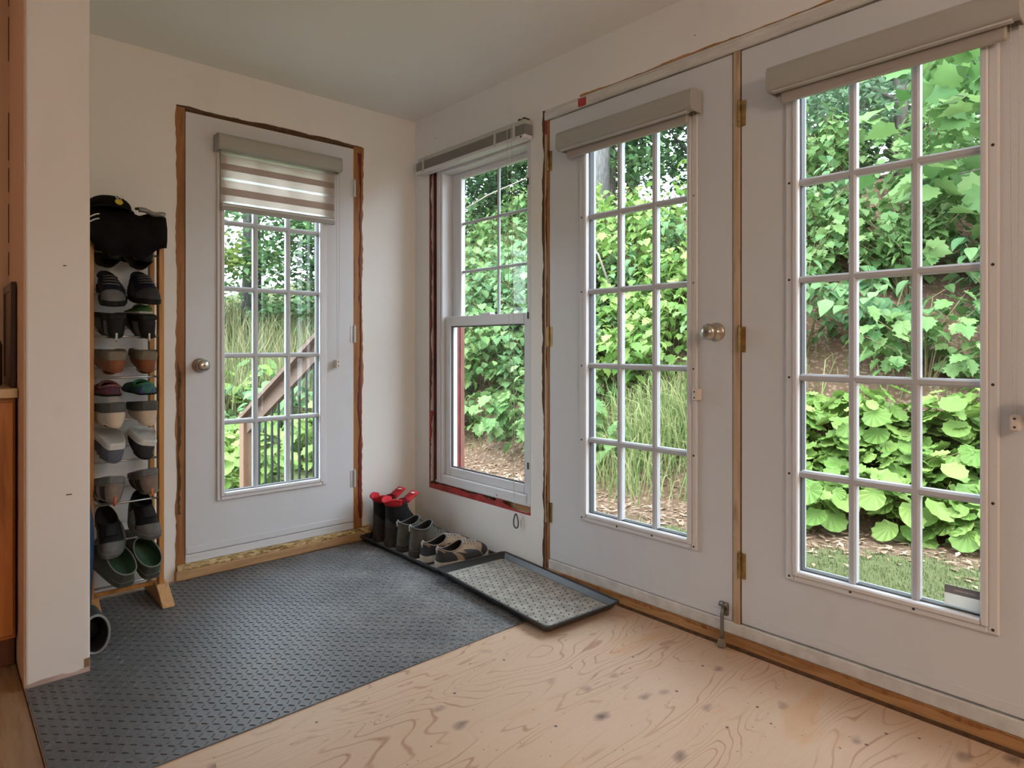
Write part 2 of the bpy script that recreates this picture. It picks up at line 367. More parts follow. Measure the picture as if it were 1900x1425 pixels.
# ------------------------------------------------------------------ jambs, sills, torn edges
def jset(name, label): return root(name, (0,0,0), label, 'trim', kind='structure')
J1 = jset('trim_3', 'bare brown framing wood around the back door')
MB().tbox(TB, -1.285, -1.252, -.004, -.15, 0.0, 2.165).build('jamb', M_JAMB, J1)
MB().tbox(TB, -.398, -.352, -.004, -.15, 0.0, 2.165).build('jamb', M_JAMB, J1)
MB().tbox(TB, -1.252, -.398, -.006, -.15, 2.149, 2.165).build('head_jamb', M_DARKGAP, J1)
ragged(TB, (-1.285, .0), (-1.285, 2.165), .006, .003, -.003, .0015, 11, 1).build('torn_edge', M_JAMB, J1)
ragged(TB, (-.352, .0), (-.352, 2.165), .009, .004, -.003, .0015, 12, -1).build('torn_edge', M_JAMB, J1)
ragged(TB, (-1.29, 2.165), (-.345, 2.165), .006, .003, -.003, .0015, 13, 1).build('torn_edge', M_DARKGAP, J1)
ragged(TB, (-.352, .12), (-.352, 2.13), .014, .006, -.0035, .0008, 14, 1).build('torn_edge', M_REDWOOD, J1)
ragged(TB, (-1.285, .3), (-1.285, 1.0), .010, .006, -.0035, .0008, 15, -1).build('torn_edge', M_DARKGAP, J1)
S1 = jset('trim_4', 'white threshold over a rough chipboard sill below the back door')
MB().tbox(TB, -1.252, -.398, .0, -.16, .068, .107).build('threshold', M_DOOR, S1, bevel=.003)
MB().tbox(TB, -1.298, -.352, .03, -.16, .004, .045).build('sill_board', M_JAMBX, S1, bevel=.003)
MB().tbox(TB, -1.290, -.33, .022, -.16, .045, .068).build('chipboard_strip', M_OSB, S1, bevel=.002)
MB().tbox(TB, -.352, -.30, .03, .0, .03, .075).build('sill_end', M_OSB, S1, bevel=.006)

J2 = jset('trim_5', 'bare brown framing and pine mullion around the pair of glazed doors')
MB().tbox(TR, 1.078, 1.108, -.006, -.15, .04, 2.163).build('jamb', M_JAMB, J2)
MB().tbox(TR, 1.098, 1.110, .003, -.05, .06, 2.115).build('jamb_stop', M_JAMB, J2)
MB().tbox(TR, 2.028, 2.056, .004, -.15, .06, 2.115).build('mullion', M_MULL, J2, bevel=.003)
for g0, g1 in ((2.0262, 2.0282), (2.0558, 2.0602)): MB().tbox(TR, g0, g1, .0012, -.10, .09, 2.112).build('gap', M_DARKGAP, J2)
MB().tbox(TR, 3.0, 3.035, -.006, -.15, .04, 2.163).build('jamb', M_JAMB, J2)
ragged(TR, (1.078, .0), (1.078, 2.163), .010, .004, -.003, .0015, 21, 1).build('torn_edge', M_DARKGAP, J2)
ragged(TR, (1.078, .25), (1.078, 2.10), .010, .005, -.004, -.0005, 22, -1).build('torn_edge', M_MULL, J2)
HDT = tag(root('trim_6', (0,0,0)), 'chipped white head trim over the pair of glazed doors', 'trim', kind='structure')
MB().tbox(TR, 1.085, 3.035, .012, -.15, 2.112, 2.150).build('head_trim', M_TRIMP, HDT, bevel=.004)
MB().tbox(TR, 1.085, 3.035, .004, -.10, 2.1495, 2.1625).build('head_trim_lip', M_TRIMP, HDT, bevel=.003)
ragged(TR, (1.3, 2.163), (3.035, 2.163), .006, .003, -.002, .003, 23, 1).build('torn_edge', M_JAMBY, HDT)
ragged(TR, (1.30, 2.150), (1.345, 2.150), .03, .006, .0125, .0145, 24, -1).build('red_tape', M_RED, HDT)
ragged(TR, (1.082, 2.05), (1.082, 2.158), .02, .006, .000, .0025, 25, -1).build('red_tape', M_RED, HDT)
S2 = jset('trim_7', 'scuffed white threshold on an orange bare wood sill below the glazed doors')
M_SCUFF = mat('scuffed_white', (.70, .68, .65), .6, var=.25, vscale=16, bump=.2)
MB().tbox(TR, 1.108, 3.035, .006, -.16, .044, .088).build('threshold', M_SCUFF, S2, bevel=.003)
MB().tbox(TR, 1.10, 3.035, .012, -.16, -.02, .044).build('sill_board', M_JAMBY, S2, bevel=.002)
ragged(TR, (1.20, .046), (3.03, .046), .008, .006, .012, .0145, 26, -1).build('torn_edge', M_JAMB, S2)
MB().tbox(TR, 1.52, 3.035, .020, .012, .0, .010).build('floor_gap', M_DARKGAP, S2)

# ------------------------------------------------------------------ doors
M_BRASS = mat('aged_brass', (.46, .33, .15), .38, .85, var=.4, vscale=40)
M_NICK = mat('satin_nickel', (.52, .48, .42), .28, .95)
M_STEEL = mat('dull_steel', (.20, .19, .17), .4, .8)
M_SCREW = mat('dark_screw_hole', (.03, .028, .026), .6)
M_HINGEW = mat('painted_hinge', (.60, .60, .60), .45, .3)
def bar(b, T, u0, u1, z0, z1, n0, n1, c=.006):
    """muntin with chamfered section along the longer side"""
    if (u1-u0) > (z1-z0):
        pr = [(z0, n0+c), (z0+c, n0), (z1-c, n0), (z1, n0+c), (z1, n1-c), (z1-c, n1), (z0+c, n1), (z0, n1-c)]
        b.prism([T(u0, nn, z) for z, nn in pr], [T(u1, nn, z) for z, nn in pr])
    else:
        pr = [(u0, n0+c), (u0+c, n0), (u1-c, n0), (u1, n0+c), (u1, n1-c), (u1-c, n1), (u0+c, n1), (u0, n1-c)]
        b.prism([T(u, nn, z0) for u, nn in pr], [T(u, nn, z1) for u, nn in pr])
def ring(b, T, a, c, n0, n1):
    """rectangular ring between outer rect a and inner rect c (u0,u1,z0,z1)"""
    b.tbox(T, a[0], c[0], n0, n1, a[2], a[3]); b.tbox(T, c[1], a[1], n0, n1, a[2], a[3])
    b.tbox(T, c[0], c[1], n0, n1, a[2], c[2]); b.tbox(T, c[0], c[1], n0, n1, c[3], a[3])
def hinge(T, u, z, par, m, s=1):
    b = MB(); 
    for k in range(5): 
        z0 = z-.045+k*.018; b.lathe([(.0062, 0), (.0062, .0172)], T(u, .007, z0), (0,0,1), 10)
    b.lathe([(.004, 0), (.0045, .004), (.001, .008)], T(u, .007, z+.045), (0,0,1), 8)
    b.tbox(T, u, u+s*.022, .0005, .003, z-.045, z+.045)
    return b.build('hinge', m, par)
def knob(T, u, z, par, m, r=.03):
    ax = Vector(T(0,1,0))-Vector(T(0,0,0))
    k = MB().lathe([(.034, 0), (.034, .004), (.028, .009), (.012, .012), (.011, .03), (.02, .038), (r*.95, .048), (r, .058), (r*.85, .068), (r*.4, .073), (0, .074)], T(u, 0, z), ax, 24).build('knob', m, par, smooth=True)
    c = T(u, .0735, z); MB().lathe([(.006, 0), (.006, .003), (0, .003)], c, ax, 12).build('turn_button', M_STEEL, k)
    return k
def door(name, label, T, sl, fr, gl, mu, mz, hinges, hs, knobp, screws, hm, baseloc):
    R = root(name, baseloc, label, 'door', kind='structure')
    u0, u1, z0, z1 = sl
    b = MB(); ring(b, T, sl, gl, 0.0, -.045); b.build('slab', M_DOOR, R)
    b = MB(); b.tbox(T, u0+.004, u1-.004, .0025, .0, z0+.002, z0+.032); b.build('bottom_sweep', M_DOOR, R, bevel=.001)
    b = MB(); ring(b, T, fr, (gl[0]-.016, gl[1]+.016, gl[2]-.016, gl[3]+.016), 0.0, .010)
    f = b.build('lite_frame', M_WHITE, R, bevel=.004)
    b = MB(); ring(b, T, (gl[0]-.018, gl[1]+.018, gl[2]-.018, gl[3]+.018), gl, -.006, .016); b.build('inner_bead', M_WHITE, f, bevel=.004)
    b = MB(); ring(b, T, fr, gl, -.055, -.045); b.build('outer_frame', M_WHITE, f, bevel=.004)
    b = MB(); e = .0035; ring(b, T, gl, (gl[0]+e, gl[1]-e, gl[2]+e, gl[3]-e), -.008, -.036); b.build('gasket', mat('gasket', (.06,.06,.065), .6), f)  # dark gasket line, carried around to put shade on the overbright reveals
    us = [gl[0]]+mu+[gl[1]]; zs = [gl[2]]+mz+[gl[3]]
    for i in range(len(us)-1):
        for j in range(len(zs)-1):
            MB().tbox(T, us[i], us[i+1], -.018, -.023, zs[j], zs[j+1]).build('pane', M_GLASS, R)
    for u in mu: b = MB(); bar(b, T, u-.0115, u+.0115, gl[2], gl[3], -.036, -.003, .006); b.build('muntin', M_MUNT, R)
    for z in mz: b = MB(); bar(b, T, gl[0]-.004, gl[1]+.004, z-.0115, z+.0115, -.0355, -.0035, .006); b.build('muntin', M_MUNT, R)
    if screws:
        ax = Vector(T(0,1,0))-Vector(T(0,0,0)); fu0, fu1, fz0, fz1 = fr; e = .014
        pos = [(fu0+e, z) for z in [fz0+e]+mz] + [(fu1-e, z) for z in [fz0+e]+mz] + [(u, fz0+e) for u in mu]
        for (u, z) in pos: MB().lathe([(.0042, .0), (.0042, .0008), (0, .0008)], T(u, .010, z), ax, 8).build('screw', M_SCREW, f)
    for z in hinges: hinge(T, u0-.006 if hs < 0 else u1+.004, z, R, hm, 1 if hs < 0 else -1)
    if knobp: knob(T, knobp[0], knobp[1], R, M_NICK)
    return R
D1 = door('door_1', 'white back door with fifteen-pane glass beside the shoe rack', TB, (-1.250, -.400, .110, 2.147), (-1.116, -.559, .335, 2.02), (-1.082, -.600, .372, 1.985),
     [-.928, -.763], [.704, 1.024, 1.345, 1.662], [1.93, 1.134, .344], 1, (-1.190, .979), False, M_HINGEW, (-.825, 0, .11))
D2 = door('door_2', 'white glazed door with a brass knob between the window and the pine mullion', TR, (1.112, 2.026, .090, 2.108), (1.303, 1.888, .308, 1.99), (1.346, 1.846, .345, 1.95),
     [1.511, 1.686], [.661, .984, 1.305, 1.630], [1.921, 1.112, .303], -1, (1.962, 1.120), True, M_BRASS, (0, -1.57, .09))
D3 = door('door_3', 'white glazed door with a glass sticker, nearest and rightmost', TR, (2.060, 2.972, .094, 2.108), (2.220, 2.800, .295, 1.97), (2.263, 2.758, .331, 1.93),
     [2.425, 2.598], [.648, .966, 1.288, 1.608], [1.887, 1.092, .296], -1, (2.895, .925), True, M_BRASS, (0, -2.52, .094))
# sticker on the lowest right pane
st = MB().tbox(TR, 2.668, 2.757, -.0178, -.0170, .338, .395).build('pane_sticker', cloth_mat('sticker_grey', (.82, .81, .78), .5), D3); st['label'] = 'small two-tone grey sticker'
MB().tbox(TR, 2.668, 2.757, -.0170, -.0166, .372, .395).build('sticker_band', cloth_mat('sticker_blue', (.48, .49, .55), .5), st)
b = MB(); rg = random.Random(9); u = 2.692
while u < 2.742:
    w = rg.uniform(.002, .005); b.tbox(TR, u, u+w, -.0166, -.0164, .381, .385); u += w+.0015
b.build('lettering', mat('sticker_text', (.72, .72, .70), .6), st)
# kick-down door holder low on door 2
kd = MB().tbox(TR, 1.985, 2.013, .0, .012, .105, .150).build('door_holder', M_STEEL, D2, bevel=.003); kd['label'] = 'metal kick-down door holder'
b = MB(); b.tube([TR(1.999, .016, .140), TR(2.0, .028, .115), TR(2.003, .032, .05), TR(2.003, .034, .022)], [.006, .006, .0065, .007], 10)
b.build('arm', M_STEEL, kd, smooth=True)
MB().lathe([(.014, 0), (.016, .006), (.012, .022), (.008, .028), (0, .028)], TR(2.003, .036, .004), (0,0,1), 14).build('foot', mat('worn_rubber_foot', (.22, .18, .14), .7), kd, smooth=True)
MB().lathe([(.009, 0), (.009, .03), (0, .03)], TR(1.984, .014, .146), (0,-1,0), 12).build('pivot', M_STEEL, kd, smooth=True)

# ------------------------------------------------------------------ window
Wd = root('window_1', (0, -.6, .31), 'white double-hung window with red flashing tape around it', 'window', kind='structure')
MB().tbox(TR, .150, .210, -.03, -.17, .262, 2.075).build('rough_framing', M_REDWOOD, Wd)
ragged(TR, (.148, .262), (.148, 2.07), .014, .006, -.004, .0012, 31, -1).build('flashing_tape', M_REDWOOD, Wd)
ragged(TR, (.148, .50), (.148, .70), .02, .012, -.006, .001, 32, -1).build('flashing_tape', M_RED, Wd)
ragged(TR, (.150, .262), (.985, .262), .022, .007, -.006, .0012, 33, 1).build('flashing_tape', M_RED, Wd)
ragged(TR, (.150, .286), (.70, .286), .010, .006, -.02, -.008, 34, 1).build('torn_edge', M_DARKGAP, Wd)
b = MB(); b.prism([TR(u, .0005, z) for u, z in ((.735,.322),(.79,.29),(.745,.27))], [TR(u, .003, z) for u, z in ((.735,.322),(.79,.29),(.745,.27))]); b.build('tape_flap', M_RED, Wd)
MB().tbox(TR, .150, .985, -.03, -.16, .262, .300).build('rough_sill', M_JAMBY, Wd)
b = MB(); ring(b, TR, (.212, .985, .300, 2.075), (.268, .955, .352, 2.03), -.002, -.11); b.build('frame', M_WHITE, Wd, bevel=.004)
b = MB(); b.tbox(TR, .236, .252, .004, -.002, .302, 2.07); b.tbox(TR, .212, .985, .004, -.002, .304, .316); b.build('frame_ridge', M_WHITE, Wd, bevel=.002)
# upper sash (further out), lower sash (room side)
us_ = (.268, .955, 1.195, 2.03); ug = (.352, .925, 1.222, 2.0)
b = MB(); ring(b, TR, us_, ug, -.070, -.10); us = b.build('upper_sash', M_WHITE, Wd, bevel=.003)
for z0, z1 in ((1.222, 1.480), (1.480, 1.748), (1.748, 2.0)):
    for u0, u1 in ((.352, .655), (.655, .925)): MB().tbox(TR, u0, u1, -.082, -.087, z0, z1).build('pane', M_GLASS, us)
b = MB(); bar(b, TR, .648, .664, 1.222, 2.0, -.093, -.078, .004); b.build('muntin', M_MUNT, us)
for z in (1.480, 1.748): b = MB(); bar(b, TR, .35, .927, z-.008, z+.008, -.0925, -.0785, .004); b.build('muntin', M_MUNT, us)
ls_ = (.268, .955, .352, 1.232); lg = (.316, .915, .398, 1.178)
b = MB(); ring(b, TR, ls_, lg, -.022, -.06); ls = b.build('lower_sash', M_WHITE, Wd, bevel=.003)
MB().tbox(TR, lg[0], lg[1], -.042, -.047, lg[2], lg[3]).build('pane', M_GLASS, ls)
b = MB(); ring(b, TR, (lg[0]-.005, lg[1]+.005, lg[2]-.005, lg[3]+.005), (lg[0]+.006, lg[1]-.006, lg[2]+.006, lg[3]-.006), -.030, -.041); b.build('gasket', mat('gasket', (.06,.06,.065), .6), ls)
MB().tbox(TR, .585, .655, -.022, -.062, 1.232, 1.243).build('sash_lock', M_WHITE, ls, bevel=.003)
for z in (1.86, 1.22, .50): MB().tbox(TR, .962, .970, -.001, .002, z-.02, z+.012).build('clip', M_SCREW, Wd)
# red-brown exterior trim outside the openings
X = tag(root('trim_8', (0,0,0)), 'red exterior casing seen through the window glass', 'trim', kind='structure')
M_EXT = mat('exterior_red', (.22, .075, .055), .7, var=.2); M_EXTW = mat('exterior_white', (.7,.7,.7), .6)
b = MB(); ring(b, TR, (.10, 1.05, .20, 2.14), (.215, .975, .30, 2.06), -.172, -.20); b.build('window_casing', M_EXT, X)
b = MB(); b.tbox(TR, 1.02, 1.112, -.172, -.20, -.2, 2.22); b.tbox(TR, 3.0, 3.12, -.172, -.20, -.2, 2.22); b.tbox(TR, 1.112, 3.0, -.172, -.20, 2.12, 2.22); b.build('door_casing', M_EXT, X)

# ------------------------------------------------------------------ blinds
M_BL = mat('grey_blind_plastic', (.385, .38, .35), .45); M_BLD = mat('blind_shadow_slot', (.10, .10, .09), .7)
M_ALU = mat('brushed_aluminium', (.62, .62, .60), .35, .5)
M_CHAIN = mat('blind_chain', (.55, .54, .50), .4)
def cassette(T, u0, u1, z0, z1, par, n0=.012, n1=.088):
    h = z1-z0; d = n1-n0; pr = [(n0, z0), (n0, z1)]
    for k in range(8):
        a = PI/2*k/7; pr.append((n1-.026+.026*math.sin(a), z1-.026+.026*math.cos(a)))
    for k in range(6):
        a = PI/2*k/5; pr.append((n1-.018+.018*math.cos(a), z0+.018-.018*math.sin(a)))
    pr.append((n0+.045, z0)); pr.append((n0+.045, z0+.022)); pr.append((n0+.008, z0+.022)); pr.append((n0+.008, z0))
    pr = pr[1:]  # loop starts at top back
    b = MB(); b.prism([T(u0, n, z) for n, z in pr], [T(u1, n, z) for n, z in pr])
    c = b.build('cassette', M_BL, par)
    for (a0, a1) in ((u0-.004, u0), (u1, u1+.004)):
        q = [(n0, z0), (n0, z1)]+[(n1-.026+.026*math.sin(PI/2*k/7), z1-.026+.026*math.cos(PI/2*k/7)) for k in range(8)]+[(n1-.018+.018*math.cos(PI/2*k/5), z0+.018-.018*math.sin(PI/2*k/5)) for k in range(6)]
        b = MB(); b.prism([T(a0, n, z) for n, z in q], [T(a1, n, z) for n, z in q]); b.build('end_cap', M_BL, c)
    return c
def chain(T, ua, ub, zt, zb, par, nn=.045, tens=True):
    for u in (ua, ub):
        k = int((zt-zb)/.012); b = MB()
        b.tube([T(u+(.5*(ua+ub)-u)*t*t*.6, nn, zt+(zb-zt)*t) for t in [i/12 for i in range(13)]], .0009, 5)
        for i in range(k):
            t = i/k; c = Vector(T(u+(.5*(ua+ub)-u)*t*t*.6, nn, zt+(zb-zt)*t)); r = .0021
            b.add([c+Vector(q)*r for q in ((1,0,0),(-1,0,0),(0,1,0),(0,-1,0),(0,0,1),(0,0,-1))], [(0,2,4),(2,1,4),(1,3,4),(3,0,4),(2,0,5),(1,2,5),(3,1,5),(0,3,5)])
        b.build('chain', M_CHAIN, par)
    if tens:
        u = (ua+ub)/2; t = MB().tbox(T, u-.011, u+.011, .002, nn+.006, zb-.036, zb+.006).build('chain_tensioner', mat('tensioner_plastic', (.72, .66, .60), .4), par, bevel=.004, seg=2)
        for z in (zb-.026, zb-.004): MB().lathe([(.0032, 0), (.0032, .001), (0, .001)], T(u, nn+.006, z), Vector(T(0,1,0))-Vector(T(0,0,0)), 8).build('screw', M_SCREW, t)
B1 = root('roller_blind', (-.81, -.05, 2.0), 'grey zebra-striped roller blind half lowered on the back door', 'blind')
cassette(TB, -1.126, -.512, 1.985, 2.062, B1)
M_SHEER = cloth_mat('sheer_fabric', (.86, .84, .80), .75, .45); M_LIGHTB = cloth_mat('light_band', (.74, .68, .63), .62); M_DARKB = cloth_mat('double_band', (.50, .41, .36), .42)
z = 1.992
for kind, h in (('s', .020), ('l', .040), ('d', .030), ('l', .036), ('s', .012), ('l', .036), ('d', .034), ('l', .030), ('s', .010)):
    m = {'s': M_SHEER, 'l': M_LIGHTB, 'd': M_DARKB}[kind]; nm = {'s': 'sheer_band', 'l': 'light_band', 'd': 'dark_band'}[kind]
    MB().tbox(TB, -1.106, -.530, .034, .0348, z-h, z).build(nm, m, B1); z -= h
MB().tbox(TB, -1.108, -.528, .024, .044, z-.034, z).build('bottom_rail', M_BL, B1, bevel=.006, seg=2)
MB().tbox(TB, -1.104, -.532, .046, .048, z-.014, z-.008).build('rail_highlight_strip', M_ALU, B1)
chain(TB, -.516, -.498, 1.985, .99, B1, .03)
B2 = root('roller_blind', (0, -1.57, 1.93), 'grey roller blind rolled up on the middle glazed door', 'blind')
cassette(TR, 1.238, 1.905, 1.925, 2.008, B2)
MB().tbox(TR, 1.262, 1.870, .030, .050, 1.893, 1.930).build('bottom_rail', mat('brown_grey_rail', (.40, .36, .32), .5), B2, bevel=.004)
MB().tbox(TR, 1.25, 1.89, .060, .080, 1.921, 1.9265).build('valance_strip', M_ALU, B2)
chain(TR, 1.886, 1.899, 1.93, .905, B2, .03)
B3 = root('roller_blind', (0, -2.52, 1.91), 'grey roller blind rolled up on the rightmost glazed door', 'blind')
cassette(TR, 2.196, 2.852, 1.902, 1.988, B3)
MB().tbox(TR, 2.222, 2.822, .030, .050, 1.868, 1.907).build('bottom_rail', MATS['brown_grey_rail'], B3, bevel=.004)
MB().tbox(TR, 2.21, 2.84, .060, .080, 1.898, 1.9035).build('valance_strip', M_ALU, B3)
chain(TR, 2.828, 2.846, 1.91, .885, B3, .03)
# venetian blind gathered above the window
VB = root('venetian_blind', (0, -.54, 2.06), 'grey slatted venetian blind gathered up above the window', 'blind')
M_SLAT = mat('grey_slat', (.50, .50, .46), .4)
VU0, VU1 = .095, 1.005
MB().tbox(TR, VU0+.01, VU1-.008, .008, .052, 2.112, 2.136).build('head_rail', M_SLAT, VB, bevel=.003)
for i in range(13):
    zz = 2.066+i*.0036; pr = [(.005, zz), (.018, zz+.0016), (.032, zz+.0022), (.046, zz+.0016), (.058, zz), (.058, zz+.0012), (.046, zz+.0028), (.032, zz+.0034), (.018, zz+.0028), (.005, zz+.0012)]
    b = MB(); o1 = random.uniform(-.002, .002); b.prism([TR(VU0+o1, n, z) for n, z in pr], [TR(VU1+o1, n, z) for n, z in pr]); b.build('slat', M_SLAT, VB)
br = MB().tbox(TR, VU0, VU1, .006, .058, 2.044, 2.065).build('bottom_rail', M_WHITE, VB, bevel=.004)
MB().tbox(TR, VU1-.03, VU1-.022, .058, .060, 2.05, 2.058).build('rail_button', M_SCREW, br)
for u in (.17, .79, .93): MB().tbox(TR, u-.009, u+.009, .0585, .0598, 2.05, 2.125).build('ladder_tape', mat('ladder_tape', (.55, .53, .49), .7), VB)
for u in (.955, .985): MB().tbox(TR, u-.008, u+.008, .01, .05, 2.134, 2.146).build('cord_lock', M_SCREW, VB, bevel=.003)
for i, u in enumerate((.885, .915)):
    b = MB(); b.tube([TR(u, .062, 2.12), TR(u+.004, .06, 1.9), TR(u+.002*i, .05, 1.2), TR(.905, .03, .6 if i else .30)], .0013, 5); b.build('lift_cord', M_CHAIN, VB)
b = MB(); pts = []
for k in range(25):
    a = 2*PI*k/24; pts.append(TR(.905+.016*math.sin(a)*(1-.35*math.cos(a)), .022, .225-.034*-math.cos(a)))
b.tube(pts, .0032, 6, False); b.build('cord_loop', mat('black_loop', (.03,.035,.035), .4), VB, smooth=True)
b = MB(); b.tube([TR(.905+.012*math.sin(2*PI*k/12), .03, .292+.012*math.cos(2*PI*k/12)) for k in range(13)], .0016, 5, False); b.build('cord_ring', M_STEEL, VB)

# ------------------------------------------------------------------ rubber mat with raised treads
MX0, MX1, MY0, MY1 = -1.903, -.018, -1.385, -.034
rm = root('rubber_mat', (-.95, -.7, 0), 'dark rubber floor mat with raised tread pattern', 'mat')
b = MB()
# cut around the partition foot
poly = [(MX0, MY0), (MX1, MY0), (MX1, MY1), (-1.728, MY1), (-1.728, -.708), (MX0, -.708)]
b.prism([(x, y, .0005) for x, y in poly], [(x, y, .004) for x, y in poly]); b.build('sheet', M_MAT, rm)
vs = []; fs = []; p = .0245; i = 0
ny = int((MY1-MY0)/p); nx = int((MX1-MX0)/p)
for a in range(nx):
    for c in range(ny):
        x = MX0+(a+.5)*p; y = MY0+(c+.5)*p
        if x < -1.72 and y > -.72: continue
        ang = PI/4 if (a+c) % 2 else -PI/4
        L_ = .0112; w = .0029; ca, sa = math.cos(ang), math.sin(ang)
        q = [(-L_, 0, 0), (-L_*.5, -w, 0), (L_*.5, -w, 0), (L_, 0, 0), (L_*.5, w, 0), (-L_*.5, w, 0), (-L_*.6, 0, .0024), (L_*.6, 0, .0024)]
        o = len(vs); vs += [(x+u*ca-v*sa, y+u*sa+v*ca, .0038+z) for u, v, z in q]
        fs += [tuple(o+k for k in f) for f in ((0,1,6), (1,2,7,6), (2,3,7), (3,4,7), (4,5,6,7), (5,0,6))]
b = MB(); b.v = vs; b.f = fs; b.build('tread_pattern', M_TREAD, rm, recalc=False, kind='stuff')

# ------------------------------------------------------------------ boot trays
M_TRAY = mat('black_tray_plastic', (.028, .029, .032), .35, var=.3, vscale=12)
M_TRAYF = mat('dusty_tray_floor', (.40, .375, .33), .6, var=.5, vscale=22, bump=.1, bscale=90)
def tray(label, cx, cy, w, l, rz, z, tilt=0.0):
    t = root('boot_tray', (cx, cy, z), label, 'tray', 'boot trays along the window wall'); t.rotation_euler = (tilt, 0, rz)
    H = .026
    def loop(a, bb, zz, r=.02):
        pts = []
        for (sx, sy, st) in ((1,1,0), (-1,1,PI/2), (-1,-1,PI), (1,-1,3*PI/2)):
            for k in range(5): q = st+PI/2*k/4; pts.append((sx*(a-r)+r*math.cos(q), sy*(bb-r)+r*math.sin(q), zz))
        return pts
    a, bb = w/2, l/2
    b = MB(); b.rings([loop(a-.022, bb-.022, 0), loop(a-.006, bb-.006, H-.004), loop(a, bb, H), loop(a, bb, H+.004), loop(a-.009, bb-.009, H+.004), loop(a-.010, bb-.010, H), loop(a-.026, bb-.026, .005), loop(a-.03, bb-.03, .0035)], caps=False)
    b.build('rim', M_TRAY, t, local=True, smooth=False)
    b = MB(); b.rings([loop(a-.022, bb-.022, .0004), loop(a-.022, bb-.022, .0042)]); b.build('tray_floor', M_TRAYF, t, local=True)
    b = MB(); p = .03
    for i in range(int((w-.09)/p)+1):
        for j in range(int((l-.09)/p)+1):
            x = -a+.05+i*p+(p/2 if j % 2 else 0); y = -bb+.05+j*p
            if x > a-.045: continue
            r = .0042; k0 = [(x+r*math.cos(PI/3*k), y+r*math.sin(PI/3*k), .004) for k in range(6)]; k1 = [(x+r*.6*math.cos(PI/3*k), y+r*.6*math.sin(PI/3*k), .0062) for k in range(6)]
            b.rings([k0, k1])
    b.build('raised_dots', mat('tray_dots', (.055, .053, .05), .5), t, local=True, recalc=False, kind='stuff')
    return t
tray('black boot tray in the corner holding six shoes', -.200, -.405, .365, .755, math.radians(0), .0066)
tray('empty black boot tray with dusty dotted floor below the glazed door', -.228, -1.172, .40, .77, math.radians(-3.5), .018, math.radians(1.0))

